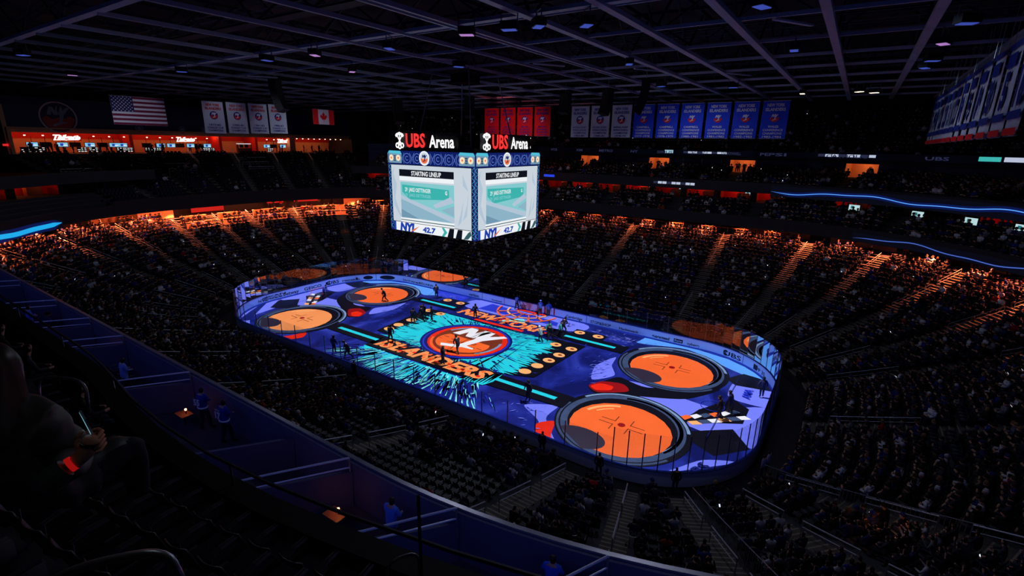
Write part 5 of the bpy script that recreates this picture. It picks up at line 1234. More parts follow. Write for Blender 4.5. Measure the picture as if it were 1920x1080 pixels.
# what can the camera see of them
tree = BVHTree.FromPolygons([Vector(v) for v in bvh_v], bvh_f)
cv = Vector(CAM)
def vis(p):
    q = Vector(p)+Vector((0, 0, 1.0)); d = cv-q; L_ = d.length
    return tree.ray_cast(q, d.normalized(), L_-0.3)[0] is None
cand = []
for sl in slots:
    x, y, f = proj((sl[0][0], sl[0][1], sl[0][2]+1.0))
    inf = f > 3 and -30 < x < 1950 and -20 < y < 1100
    cand.append(inf and vis(sl[0]))
near_p = sorted([i for i, c in enumerate(cand) if c and slots[i][3]], key=lambda i: (Vector(slots[i][0])-cv).length)[:165]
near_s = sorted([i for i, c in enumerate(cand) if c and not slots[i][3]], key=lambda i: (Vector(slots[i][0])-cv).length)[:300]
sp, ss_ = set(near_p), set(near_s)
print('slots', len(slots), 'visible', sum(cand), 'occupied', sum(1 for s in slots if s[3]))
mass('crowd', [s for i, s in enumerate(slots) if s[3] and i not in sp], 'p', 'mass of seated spectators filling the stands all round the bowl', 'crowd')
mass('seats', [s for i, s in enumerate(slots) if i not in ss_ and not (s[3] and i in sp)], 's', 'dark folding seats in curved rows all round the bowl', 'seats')
# individual seats with parts
def make_seat():
    o = empty('stadium_seat'); 
    m = MB(); m.box((0, .17, .43), (.44, .40, .05), M_seat); m.build('seat', o)
    m = MB(); vs = []
    for j in range(5):
        for i in range(5):
            x = (i-2)*.11; z = .47+j*.1; vs.append((x*(1-.04*j), -.09-.03*j+.04*(1-(i-2)**2/4)*-1, z))
    n = len(vs); vs += [(a, b-.03, c) for a, b, c in vs]; fs = []
    for j in range(4):
        for i in range(4): a = j*5+i; fs += [(a, a+1, a+6, a+5), (n+a, n+a+5, n+a+6, n+a+1)]
    for j in range(4): fs += [(j*5, j*5+5, n+j*5+5, n+j*5), (j*5+4, n+j*5+4, n+j*5+9, j*5+9)]
    for i in range(4): fs += [(20+i, 21+i, n+21+i, n+20+i)]
    m.add(vs, fs, M_seat); m.build('backrest', o, True)
    for s in (-1, 1):
        m = MB(); m.tube([(s*.25, -.08, .40), (s*.25, -.06, .64), (s*.25, .08, .67), (s*.25, .27, .66)], .02, M_seatg, 6); m.build('armrest', o)
    m = MB(); m.bar((0, .0, 0), (0, .05, .42), .08, .1, M_seatg); m.build('pedestal', o)
    return o
seat0 = make_seat(); seat0.location = (0, 0, -50)
def seat_at(pos, dr, label, group, first=[True]):
    o = seat0 if first[0] else copy_tree(seat0); first[0] = False
    o.location = pos; o.rotation_euler = (0, 0, math.atan2(dr[1], dr[0])-math.pi/2); o.rotation_euler.z = math.atan2(-dr[0], dr[1]); tag(o, label, 'seat', group); return o
def zone_words(sl):
    z, s = sl[2], sl[4]
    if z == 'low':
        if s > 208 or s < 5: return 'in the lower stand at the bottom right'
        if s > 196: return 'in the lower stand below the terrace'
        if s > 183: return 'in the lower stand behind the near boards'
        if s > 158: return 'in the lower stand at the near left'
        return 'in the lower stand at the right end'
    if z == 'terrace': return 'on the blue-lit terrace boxes over the lower stand'
    if z == 'deck': return 'in the dark upper deck in the bottom left foreground'
    return 'in the upper stand'
for i in near_s:
    sl = slots[i]; zw = zone_words(sl); seat_at(sl[0], sl[1], f'empty dark folding seat {zw}', 'empty seats '+zw)
names_c = ['black', 'navy', 'royal blue', 'dark grey', 'grey', 'light grey', 'off-white', 'white', 'deep blue', 'rust orange', 'red', 'slate', 'blue', 'pale slate', 'black', 'brown']
def person_at(me, pos, dr, ci, label, group, name='spectator', z=0.0, scale=1.0, color=None):
    o = bpy.data.objects.new(name, me); col.objects.link(o); o.location = (pos[0], pos[1], pos[2]+z); o.rotation_euler = (0, 0, math.atan2(-dr[0], dr[1])); o.scale = (scale,)*3
    c = color or CLOTH[ci]; o.color = (*c, 1); tag(o, label, 'person', group); return o
for i in near_p:
    sl = slots[i]; zw = zone_words(sl); ci = int(rng.choice(len(CLOTH), p=CW)); v = random.choice([0, 0, 0, 1, 1, 2, 3]); ja = random.gauss(0, .2); dx, dy = sl[1]
    dr = (dx*math.cos(ja)-dy*math.sin(ja), dx*math.sin(ja)+dy*math.cos(ja)); act = ('sitting upright', 'leaning forward', 'raising a hand', 'with hands up')[v]
    person_at(SIT[v], sl[0], dr, ci, f'person in {names_c[ci]} top {act} {zw}', f'people in {names_c[ci]} tops {act} {zw}', scale=random.uniform(.95, 1.08))

# hanging on: people standing in the doorways, the bars and on the concourse
for k, (a, b) in enumerate(PORT):
    for q in range(4):
        s = a+(b-a)*random.uniform(.22,.78); p = P3(33.9+random.random()*1.2, s, 17.4 if q else 17.3); o_ = outdir(s)
        person_at(random.choice(STAND), p, (-o_.x, -o_.y), random.choice([0, 3, 14, 1]), f'person standing in the orange-lit doorway {WHERE(s)}', 'people standing in the lit doorways '+WHERE(s))
for k in range(46):
    y = random.choice([random.uniform(-17.5, -4.5), random.uniform(-1.5, 10), random.uniform(14, 39)]); x = XW-random.uniform(0.8, 3.2)
    person_at(random.choice(STAND), (x, y, 18.6), (random.uniform(-1, 1), random.uniform(-1, 1)), random.choice([0, 1, 3, 14, 4, 10]), 'person standing in the crowd at the bars, left end' if y < 12 else 'person standing behind the rail right of the bars, left end', 'people standing at the bars' if y < 12 else 'people standing right of the bars')
for k in range(44):
    s = random.uniform(8, 120); p = P3(25.6+random.random()*2, s, LZ); o_ = outdir(s)
    person_at(random.choice(STAND), p, (-o_.x, -o_.y), random.choice([0, 1, 3, 14, 4, 7, 10, 2]), f'person standing on the orange-lit ledge {WHERE(s)}', 'people standing on the ledge '+WHERE(s))

# --------------------------------------------------------------- warm light under the suite front
WARM = (1.0, 0.18, 0.06)
s = 10.0
while s < 152:
    if s < 38: e = 330
    elif s < 60: e = 230
    elif s < 90: e = 110
    elif s < 104: e = 200
    else: e = 340
    light('concourse_lamp', 'SPOT', P3(24.3, s, 11.2), e*14.0, WARM, target=P3(23.7, s, 8.0), size=0.12, spot=R_(96), blend=0.15)
    if 106 < s < 136: light('concourse_lamp', 'SPOT', P3(20.2, s+2, 10.7), 1000, WARM, target=P3(23.6, s+2, 8.6), size=0.12, spot=R_(120), blend=0.3)  # added lamps low in front, to brighten the counter fronts
    s += 3.1 if s < 42 else (4.6 if s < 88 else 3.3)
# drink rail and bar fronts on the left end terraces behind the lower stand
m = MB(); sweep(m, rect_prof(24.9, 25.2, LZ+0.95, LZ+1.02), 40, 104, M_wood, 1.5, True)
for s in srange(40, 104, 2.0): m.bar(P3(25.05, s, LZ), P3(25.05, s, LZ+0.95), 0.05, 0.05, M_seatg)
o = m.build('drink_rail'); tag(o, 'long wooden drink rail on posts along the orange-lit ledge', 'drink rail')
for i, (d, z) in enumerate(((19.9, low_z(20)), (21.7, low_z(22)), (23.4, low_z(24)))):
    for a, b in ((107.5, 113.0), (115.0, 118.8), (120.6, 124.0), (125.8, 129.5)):
        m = MB(); sweep(m, rect_prof(d, d+0.12, z+0.0, z+1.0), a, b, M_warm, 1, True); sweep(m, rect_prof(d-0.15, d+0.3, z+1.0, z+1.06), a, b, M_warm, 1, True); o = m.build('bar_counter'); tag(o, f'orange-lit wooden counter {("lowest", "middle", "top")[i]} of the three steps at the left end', 'counter', f'counters on the {("lowest", "middle", "top")[i]} step at the left end')
for s in (104.5, 129.5):
    m = MB(); q0 = P3(25.5, s, LZ); m.bar(P3(25.6, s, LZ+1.2), P3(25.6, s+3.2, LZ+1.2), .12, 2.2, M_warm); struct(m.build('concourse_wall_panel'))
m = MB(); m.bar(P3(26.0, 126.8, LZ+1.1), P3(26.0, 121.6, LZ+1.1), .1, 1.1, emat('advert_red', S(210, 24, 24), 0.8)); o = m.build('advert_panel'); tag(o, 'bright red lit panel above the counters at the left end', 'advert')
for a, b in ((114.6, 116.4), (110.6, 113.4)):
    m = MB(); m.bar(P3(26.0, a, LZ+1.3), P3(26.0, b, LZ+1.3), .1, 0.45, emat('advert_red', S(210, 24, 24), 0.8)); o = m.build('advert_panel'); tag(o, 'long low red lit panel above the middle counters', 'advert', 'low red panels')

# --------------------------------------------------------------- hand rails on the stairs
def rail_loop(pts, r=0.025, post=True, name='hand_rail', label='', group=None):
    o = empty(name); m = MB(); m.tube(pts, r*1.15, M_rail, 8); m.build('top_tube', o)
    lo = [(p[0], p[1], p[2]-0.35) for p in pts]; m = MB(); m.tube(lo, r*0.9, M_rail, 6); m.build('lower_tube', o)
    for p in (pts[0], pts[-1]):
        m = MB(); m.tube([(p[0], p[1], p[2]-1.0), p], r, M_steel, 6); m.build('post', o)
    tag(o, label, 'hand rail', group)
def zlow(d): i = (d-2.4)/0.86; return low_z(max(i, 0))
for s in AISLES:
    near = NS0 < s < NS1
    nseg = ((3.2, 6.2), (7.4, 10.4), (11.6, 14.4)) if near else ((4, 9), (15.5, 20.0), (20.8, 23.6))
    for (a, b) in nseg:
        pts = [tuple(P3(d, s, zlow(d)+0.95)) for d in np.linspace(a, b, 3)]
        rail_loop(pts, 0.03 if near else 0.018, label=('steel hand rail on the stairs of the near lower stand' if near else 'steel hand rail on the stairs of the far lower stand'), group='stair hand rails near' if near else 'stair hand rails far')
for v in (0.2, 0.335, 0.47, 0.605):
    pts = [tuple(LP(u, v, 12.2+6.4*u*LROW/(LROW-1)+1.0)) for u in (0.62, 0.78, 0.93)]; rail_loop(pts, 0.035, label='steel hand rail on the stairs of the dark end deck', group='end deck hand rails')
for v0, u0_ in ((0.36, 0.5), (0.63, 0.5), (0.37, 0.62), (0.37, 0.74), (0.62, 0.62), (0.89, 0.55)):      # accessible platform rails
    pts = [tuple(LP(u0_, v0+q, 12.2+6.4*u0_+1.0)) for q in (0.0, 0.03, 0.06, 0.09)]; rail_loop(pts, 0.035, label='pale square-cornered rail across a section of the dark end deck', group='end deck platform rails')
# front edge rail of terrace stairs side: corner fences at the lower right
def fence(p0, p1, label, group, n=10, h=1.1):
    p0 = Vector(p0); p1 = Vector(p1); o = empty('barrier_fence'); m = MB(); U = Vector((0, 0, h)); m.tube([p0, p0+U, p1+U, p1], 0.025, M_steel, 6); m.build('frame', o)
    m = MB()
    for k in range(1, n): q = p0.lerp(p1, k/n); m.tube([q+Vector((0, 0, .1)), q+U], 0.011, M_steel, 4)
    m.build('uprights', o); tag(o, label, 'fence', group)
for k in range(5):
    a = P3(1.9+2.05*k, 231.5-0.15, zlow(1.9+2.05*k)); b = P3(1.9+2.05*(k+0.92), 231.5-0.15, zlow(1.9+2.05*(k+0.92))); fence(a, b, 'steel barrier of thin uprights at the walkway behind the near right corner glass', 'barriers at the near right corner')
for k in range(5):
    a = P3(3.0+2.2*k, 219.4, zlow(3.0+2.2*k)); b = P3(3.0+2.2*(k+1), 219.4, zlow(3.0+2.2*(k+1))); fence(a, b, 'steel barrier of thin uprights beside the stairs at the bottom right of the rink', 'barriers by the near right stairs', 12, 1.15)

# --------------------------------------------------------------- terrace dividers, furniture and people
for k, s in enumerate((171.0, 178.5, 184.0, 188.5, 195.6, 203.0, 206.2, 209.7, 213.0)):
    m = MB(); m.bar(P3(19.0, s, 10.4), P3(23.0, s-2.5, 10.6), .12, 1.3, M_terr); o = m.build('terrace_partition_wall'); struct(o)
    if k != 5:
        rail_loop([tuple(P3(19.05, s, TZ+0.2)), tuple(P3(21, s-1.2, TZ+0.25)), tuple(P3(22.8, s-2.4, TZ+0.2))], 0.03, label=f'steel double rail on the terrace partition, {("first", "second", "third", "fourth", "fifth", "", "sixth", "seventh", "eighth")[k]} from the left', name='partition_rail')
E_tab = emat('table_lamp_glow', (1, 0.35, 0.12), 14)
def table(s, d, z, lb, e):
    o = empty('side_table', P3(d, s, z)); m = MB(); m.box((0, 0, .5), (.7, .45, .04), M_wood); m.build('table_top', o); m = MB(); m.tube([(0, 0, 0), (0, 0, .5)], .03, M_black); m.build('leg', o); tag(o, lb, 'table')
    c = P3(d, s, z)+Vector((0.1, 0.05, .52)); o = empty('table_lamp', c); m = MB(); m.tube([(0, 0, 0), (0, 0, .16)], .02, M_black); m.build('stem', o); m = MB(); m.tube([(0, 0, .16), (0, 0, .22)], .04, E_tab); m.build('shade', o); tag(o, 'tiny glowing red lamp on the '+lb.replace('small table ', 'table '), 'table lamp')
    light('table_lamp_bulb', 'POINT', c+Vector((0, 0, .3)), e, (1, .22, .06), size=.03)
table(206.6, 20.0, 9.75, 'small table lit orange on the terrace in the bottom middle', 1.1)
table(204.2, 20.4, 9.75, 'small table close to the terrace wall', 0.3)
table(196.6, 19.9, 9.75, 'small table beside the two numbered blue jerseys', 0.6)
table(187.2, 20.0, 9.75, 'small table on the upper left part of the terrace', 0.6)
JN = [SHIRT, M_skin, M_jean, M_hair, M_black]
def jersey_person(s, d, z, numb, name, label, colr, scale=1.0, sit=False, yaw=0.0):
    o = empty('person', P3(d, s, z)); od = outdir(s); dx, dy = -od.x*math.cos(yaw)+od.y*math.sin(yaw), -od.x*math.sin(yaw)-od.y*math.cos(yaw)
    o.rotation_euler = (0, 0, math.atan2(-dx, dy)); o.scale = (scale,)*3; tag(o, label, 'person')
    b = bpy.data.objects.new('body', SIT[1] if sit else STAND[1]); col.objects.link(b); b.parent = o; b.color = (*colr, 1)
    if numb:
        m = MB(); M = plane_M((0, -0.215 if not sit else -0.19, 1.14 if not sit else .72), (1, 0, 0), (0, 0.05, 1))
        vs, fs, tw, ch = text_polys(numb, .05); m.add([M @ Vector((a*.30/tw, c*.25/ch, 0)) for a, c in vs], fs, M_white)
        if name:
            vs, fs, tw, ch = text_polys(name, .02); m.add([M @ Vector((a*.26/tw, .29+c*.06/ch, 0)) for a, c in vs], fs, M_white)
        m.build('jersey_number', o)
        m = MB(); m.tube([(0.19*math.sin(a), 0.145*math.cos(a)+.0, .98 if not sit else .60) for a in np.linspace(0, 2*math.pi, 13)], .028, M_white, 5); m.build('jersey_hem', o)
    return o
BLUEJ = S(26, 50, 150)
jersey_person(197.7, 19.6, 9.75, '55', None, 'left one of the two people in numbered blue jerseys on the terrace', BLUEJ, 1.08, yaw=.25)
jersey_person(199.4, 19.6, 9.75, '17', 'MARTIN', 'right one of the two people in numbered blue jerseys on the terrace', BLUEJ, 1.08, yaw=.1)
jersey_person(192.0, 20.3, 9.75, None, None, 'person in a pale blue shirt bending forward on the terrace, left of the jerseys', S(120, 150, 225), 1.1)
jersey_person(208.3, 19.7, 9.75, None, None, 'person in a bright blue shirt leaning over in the bottom middle terrace box', S(90, 130, 235), 1.05)
jersey_person(179.5, 20.6, 9.75, None, None, 'person in a blue shirt at the far left of the terrace', S(90, 120, 235), 1.15)
jersey_person(212.0, 19.5, 9.75, None, None, 'person in a blue jersey standing by the terrace wall at the bottom right', S(40, 90, 220), 1.0)
jersey_person(209.9, 20.5, 9.75, None, None, 'person in a pale jersey at the bottom edge of the terrace', S(120, 150, 220), 0.9, True)
for s, d, n, lb in ((201.0, 15.6, '26', 'seated person in a dark jersey with 26 just beyond the terrace wall'), (210.5, 10.5, '29', 'person in a dark jersey with 29 in the lower stand at the bottom middle'), (213.5, 9.0, '24', 'person in a dark jersey with 24 among pale shirts near the right stairs')):
    jersey_person(s, d, zlow(d), n, None, lb, S(24, 30, 70), 1.05, True)

# --------------------------------------------------------------- skaters on the ice
M_pj = mat('jersey_dark', S(14, 20, 52), 0.7); M_glove = mat('glove', S(22, 24, 36), .6); M_tape = mat('stick_shaft', S(30, 28, 30), .5); M_skate = mat('skate', S(24, 24, 28), .4)
PK = [SHIRT, M_skin, M_glove, M_black, M_glove]
SKM = [stander('skater', (-.1, .35, 1.0), (.28, .38, .85), .2, .12, 1.25, PK, .12, True, 1, .14), stander('skater', (-.3, .3, .95), (.12, .45, 1.05), .38, .25, 1.25, PK, .12, True, 1, .2), stander('skater', (-.35, .15, .9), (.35, .2, .9), .05, .02, 1.2, PK, .12, True, 1, .05)]
def skater(x, y, ang, v, colr, label, stick=True, helm=None):
    o = empty('hockey_player', (x, y, 0.07), ang); tag(o, label, 'person'); o.scale = (1.06,)*3
    b = bpy.data.objects.new('body', SKM[v]); col.objects.link(b); b.parent = o; b.color = (*colr, 1)
    ln = (.12, .25, .02)[v]
    m = MB(); c = Vector((0, .04+ln*1.5, 1.71)); 
    vs = []; fs = []
    for j in range(5):
        for i in range(12):
            a = 2*math.pi*i/12; ph = math.pi*.5*j/4; vs.append(c+Vector((.125*math.cos(ph)*math.cos(a), .145*math.cos(ph)*math.sin(a), .02+.13*math.sin(ph))))
    for j in range(4):
        for i in range(12): fs.append((j*12+i, j*12+(i+1) % 12, (j+1)*12+(i+1) % 12, (j+1)*12+i))
    m.add(vs, fs, helm or M_black); m.build('helmet', o, True)
    if stick:
        a, h = (((-.1, .35, 1.0), (.28, .38, .85)), ((.12, .45, 1.05), (-.3, .3, .95)), ((.35, .2, .9), (.42, .3, .5)))[v]
        A = Vector(a); B = Vector(h); dv = (B-A).normalized(); t = (A.z-.0)/(-dv.z) if dv.z < -.05 else 2.0; t = min(t, 2.2); T_ = A+dv*t
        if T_.z > .1: T_ = Vector((T_.x, T_.y, .02))
        m = MB(); m.tube([A-dv*.15, T_], .016, M_tape, 5); m.build('stick_shaft', o); m = MB(); m.bar(T_, T_+Vector((.1, .28, 0)), .02, .08, M_tape); m.build('stick_blade', o)
    for s, st in ((-1, 0), (1, 0)):
        an = (.2, .38, .05)[v]*s; m = MB(); m.bar((s*.14, an-.1, -.045), (s*.15, an+.2, -.045), .012, .04, M_steel); m.build('skate_blade', o)
    return o
DK = S(14, 18, 44)
skater(1.6, -3.5, 1.2, 1, DK, 'dark skater striding over the orange emblem at centre ice')
skater(2.1, -6.5, -0.4, 2, DK, 'dark figure standing on the letter D of the ISLANDERS lettering', False)
skater(-6.5, -5.5, 0.3, 0, DK, 'dark skater at the start of the ISLANDERS lettering')
for k, (x, y) in enumerate(((-8.7, 0.2), (-8.2, 1.5), (-7.4, 2.2), (-8.9, 2.4))): skater(x, y, 0.5+k, k % 3, DK, f'dark skater left of the cyan splash, {("front one", "second one", "third one", "rear one")[k]}')
skater(-3.7, 6.1, 0.2, 2, DK, 'dark skater beside the first letter of NEW YORK')
skater(12.9, -7.6, 2.9, 2, DK, 'dark figure standing beside the near cyan bar on the right half', False)
skater(-17.9, 4.2, 2.4, 1, DK, 'dark skater on the far left orange speaker disc')
skater(-26.0, 0.2, -1.2, 1, S(60, 80, 180), 'blue goaltender crouching in front of the left goal')
skater(-13.4, 9.6, 0.8, 1, DK, 'crouching skater near the far boards left of the buttons')
WJ = S(170, 190, 200)
for k, (x, y) in enumerate(((7.0, 4.4), (7.6, 5.5), (6.9, 6.2), (7.9, 6.9), (7.7, 8.2))): skater(x, y, 2.2+k, k % 3, (WJ, DK, S(60, 150, 150), S(60, 160, 170), DK)[k], f'skater in the group at the right edge of NEW YORK, {("nearest", "second", "third", "fourth", "farthest")[k]} of five', helm=M_white if k == 0 else None)
skater(27.2, -0.9, 1.6, 0, S(40, 26, 30), 'dark skater with a stick in front of the right goal'); skater(27.7, 0.5, 1.4, 0, S(30, 34, 80), 'second dark skater in front of the right goal')
for k, (x, y) in enumerate(((-1.5, 12.2), (2.2, 12.1), (3.3, 12.4))): skater(x, y, 0.4*k, k % 3, S(40, 60, 150), f'player standing by the far boards at the centre gate, {("left", "middle", "right")[k]} one', helm=M_white if k == 1 else None)
skater(-6.6, -10.9, 2.6, 1, DK, 'dark skater near the boards left of the lower cyan splash'); skater(-8.9, -11.0, 0.1, 2, S(20, 30, 90), 'figure standing near the boards below the left cyan bar', False)
skater(29.4, 5.0, 0.5, 2, S(40, 44, 90), 'person at the boards at the far right end of the ice', False)
for k, s in enumerate((52.5, 56.8, 57.6, 58.5, 59.4, 60.2, 61.4, 66.2, 67.1, 68, 69, 70, 71, 72)):
    od = outdir(s); person_at(SIT[k % 3], P3(1.45, s, 0.0), (-od.x, -od.y), 1, 'player in dark kit sitting on the bench ' + ('right of the centre line' if s < 64 else 'left of the centre line'), 'players on the bench '+('right' if s < 64 else 'left'), name='bench_player')
# staff by the near boards
for k, (s, lb) in enumerate(((203.0, 'dark figure standing behind the near boards, middle'), (183.0, 'dark figure standing behind the near boards below the splash'), (207.8, 'large dark figure behind the near right boards'), (218.8, 'two-shouldered dark figure behind the near boards at the stairs'))):
    od = outdir(s); person_at(STAND[0], P3(1.0, s, 0.25), (-od.x, -od.y), 0, lb, None, scale=1.05)
for k, s in enumerate((233.6, 235.2)):
    od = outdir(s); person_at(STAND[0], P3(1.3, s, 0.2), (-od.x, -od.y), 7, f'person in a pale shirt standing behind the near right corner glass, {("left", "right")[k]} one', None, color=S(150, 150, 190))
od = outdir(209.6); person_at(SIT[0], P3(4.6, 209.5, zlow(4.6)), (-od.x, -od.y), 10, 'person in a bright red top in the near lower stand by the boards', None, color=S(230, 30, 40))
# goals
for sx in (-1,):
    o = empty('hockey_goal', (sx*27.2, 0, 0), 0 if sx > 0 else math.pi); m = MB(); m.tube([(0, -.92, 0), (0, -.92, 1.22), (0, .92, 1.22), (0, .92, 0)], .03, M_redwall, 8); m.build('frame', o)
    m = MB(); 
    for k in range(9): m.tube([(0, -.92+k*.23, 1.22), (.5, -.9+k*.225, 1.1), (1.05, -.9+k*.225, 0)], .006, M_white, 4)
    for z, x in ((.2, .98), (.5, .8), (.8, .66), (1.1, .5)): m.tube([(x*.1, -.92, z), (x, -.9, z), (x, .9, z), (x*.1, .92, z)], .006, M_white, 4)
    m.build('net', o); tag(o, 'hockey goal with red frame at the left end of the ice', 'goal')
# ================================================================== FOREGROUND
def cpt(u, v, D):                 # a world point D metres ahead of the lens axis
    return Vector(CAM+FW*D+RT*((u-960)/FPX*D)+UP*((540-v)/FPX*D))
M_puff = mat('puffer_jacket', S(70, 74, 74), 0.5, vary=0.25, scale=5, spec=0.4); M_hair2 = mat('long_hair', S(52, 40, 34), 0.4, vary=0.4, scale=40, spec=0.5)
fxy = Vector((FW[0], FW[1], 0)).normalized(); rxy = Vector((fxy.y, -fxy.x, 0))
# seated woman, seen from behind and to the left: local axes x = picture right, y = ahead
D0 = 2.55
base = cpt(-15, 700, D0); zf = base.z-1.25
wo = empty('person', (base.x, base.y, zf)); wo.rotation_euler = (0, 0, math.atan2(-fxy.x, fxy.y))
tag(wo, 'seated person with long hair in a dark quilted puffer jacket holding up a phone', 'person')
ph = cpt(165, 842, 2.35)                    # right hand
loc = wo.matrix_basis.inverted() if False else None
def to_l(p): d = Vector(p)-wo.location; return Vector((d.dot(rxy), d.dot(fxy), d.z))
h = to_l(ph)
J = dict(pel=(-.02, -.05, .50, .20, .24), sp=(0, -.05, .72, .19, .23), ch=(.0, -.02, .95, .17, .22), nk=(0, .02, 1.13, .07), sl=(-.22, .0, .98, .11), el=(-.30, .12, .72, .09), wl=(-.12, .34, .62, .06),
         sr=(.2, .0, .98, .11), er=(.24, .06, .70, .10), wr=(h.x-.06, h.y-.07, h.z-.07, .055), hl=(-.1, .1, .5, .14), kl=(-.14, .5, .52, .10), al=(-.14, .5, .1, .06), hr=(.1, .1, .5, .14), kr=(.2, .5, .52, .10), ar=(.18, .5, .1, .06))
E_ = [('pel', 'sp'), ('sp', 'ch'), ('ch', 'nk'), ('ch', 'sl'), ('sl', 'el'), ('el', 'wl'), ('ch', 'sr'), ('sr', 'er'), ('er', 'wr'), ('pel', 'hl'), ('hl', 'kl'), ('kl', 'al'), ('pel', 'hr'), ('hr', 'kr'), ('kr', 'ar')]
me = skin_mesh('body', J, E_, lambda c: 1 if (c.z < .58 and (c.y > .2 or c.z < .4)) else 0, [M_puff, M_jean], 3)
# quilting: pull the cloth in along stitched lines
nrm = [v.normal.copy() for v in me.vertices]
for v, n in zip(me.vertices, nrm):
    if v.co.z > .5 or v.co.y < .2:
        r = math.hypot(v.co.x, v.co.y)
        q = abs(math.sin(v.co.z*26+v.co.x*6))*0.6+abs(math.sin((v.co.x*1.0+v.co.y*0.9)*20))*0.4
        v.co += n*(q-0.5)*0.028
b = bpy.data.objects.new('body', me); col.objects.link(b); b.parent = wo
# head with face, then hair over it
def head(parent, c, r, look=(0, 1, 0)):
    m = MB(); vs = []; fs = []; nu, nv = 20, 14
    for j in range(nv+1):
        ph_ = math.pi*j/nv
        for i in range(nu):
            a = 2*math.pi*i/nu; x = math.sin(ph_)*math.cos(a); y = math.sin(ph_)*math.sin(a); z = math.cos(ph_)
            s_ = 1.0-0.22*max(0, -z); rr_ = 1.0
            if y > .75 and abs(x) < .2 and -.35 < z < .1: rr_ += .14*(1-abs(x)/.2)       # nose
            if y > .6 and .05 < abs(x) < .5 and .02 < z < .3: rr_ -= .05                 # eye sockets
            if y > .6 and abs(x) < .35 and -.55 < z < -.42: rr_ += .03                   # lips
            if abs(x) > .92 and abs(y) < .25 and abs(z) < .3: rr_ += .12                 # ears
            vs.append(Vector(c)+Vector((x*r*.82*s_*rr_, y*r*.98*s_*rr_, z*r*1.2)))
    for j in range(nv):
        for i in range(nu): fs.append((j*nu+i, (j+1)*nu+i, (j+1)*nu+(i+1) % nu, j*nu+(i+1) % nu))
    m.add(vs, fs, M_skin); return m.build('head', parent, True)
hc = to_l(cpt(-12, 690, D0)); hc = Vector((hc.x, hc.y, hc.z))
head(wo, hc, .11)
m = MB(); vs = []; fs = []; nu, nv = 24, 16
for j in range(nv+1):
    t = j/nv
    for i in range(nu):
        a = 2*math.pi*i/nu; z = .145*math.cos(min(t*2.2, 1)*math.pi/2*1.0)-max(0, t-.45)*.62
        rad = .132*math.sin(min(t*2.4, 1)*math.pi/2)+max(0, t-.5)*.05; w_ = 1+.05*math.sin(a*7+j*.6)
        back = -.02-max(0, t-.45)*.12
        yy = rad*math.sin(a)*w_*1.1
        if yy > .05: yy = .05+(yy-.05)*.25
        vs.append(hc+Vector((rad*math.cos(a)*w_+max(0, t-.5)*.05, yy+back, z)))
for j in range(nv):
    for i in range(nu): fs.append((j*nu+i, (j+1)*nu+i, (j+1)*nu+(i+1) % nu, j*nu+(i+1) % nu))
m.add(vs, fs, M_hair2); m.build('hair', wo, True)
# right hand with five fingers round the phone
m_h = []
pc = to_l(cpt(166, 800, 2.38))             # phone centre
hw = Vector(h)
def finger(pts, r0, r1, mt=M_skin, par=wo, name='finger'):
    m = MB(); n = len(pts); q = []; rs = []
    for i in range(n-1):
        for k in range(3): q.append(Vector(pts[i]).lerp(Vector(pts[i+1]), k/3)); rs.append(r0+(r1-r0)*(i+k/3)/(n-1))
    q.append(Vector(pts[-1])); rs.append(r1*.8); m.tube(q, rs, mt, 8); return m
mh = MB(); mh.tube([hw+Vector((-.05, -.06, -.06)), hw+Vector((-.02, -.03, -.03)), hw+Vector((.0, 0, .0)), hw+Vector((.012, .01, .035)), hw+Vector((.015, .015, .06))], [.028, .032, .040, .040, .026], M_skin, 12)
top = hw+Vector((.02, .012, .045))
for k in range(4):
    o0 = hw+Vector((.035, .02, .045-.022*k)); pts = [hw+Vector((.02, .0, .04-.02*k)), o0, o0+Vector((-.008, .045, .012)), o0+Vector((-.04-.004*k, .055, .016)), o0+Vector((-.055-.004*(k % 2), .04, .016))]
    f_ = finger(pts, .0105, .008); mh.add(f_.v, f_.f, M_skin)
f_ = finger([hw+Vector((-.01, -.01, .0)), hw+Vector((-.035, -.015, .035)), hw+Vector((-.03, .0, .07)), hw+Vector((-.012, .012, .09))], .013, .010); mh.add(f_.v, f_.f, M_skin)
mh.build('hand', wo, True)
m = MB(); m.tube([hw+Vector((-.052, -.06, -.05)), hw+Vector((-.038, -.045, -.042))], [.0365, .036], emat('wristband_red_glow', S(225, 26, 26), 0.35), 14); m.build('wristband', wo)  # band given a faint red glow of its own
# sleeve cuff
m = MB(); m.tube([hw+Vector((-.115, -.115, -.10)), hw+Vector((-.06, -.066, -.056))], [.065, .046], M_puff, 14); m.build('cuff', wo)
# phone (a thing of its own)
P_ = Vector(wo.location)+rxy*pc.x+fxy*pc.y+Vector((0, 0, pc.z))
po = empty('smartphone', P_, 0); po.rotation_euler = (R_(10), R_(14), math.atan2(-fxy.x, fxy.y)-R_(38)); tag(po, 'smartphone held up by the person in the puffer jacket, its edge catching light', 'phone')
m = MB(); m.box((0, 0, 0), (.075, .009, .155), M_black); m.build('case', po)
m = MB(); m.box((0, -.005, 0), (.069, .002, .149), emat('phone_screen', S(110, 165, 190), .8)); m.build('screen', po)
m = MB(); m.box((.038, 0, 0), (.003, .0095, .15), mat('phone_edge', S(190, 220, 240), .2, .6)); m.box((0, 0, .078), (.075, .0095, .003), mat('phone_edge', S(190, 220, 240), .2, .6)); m.build('metal_edge', po)
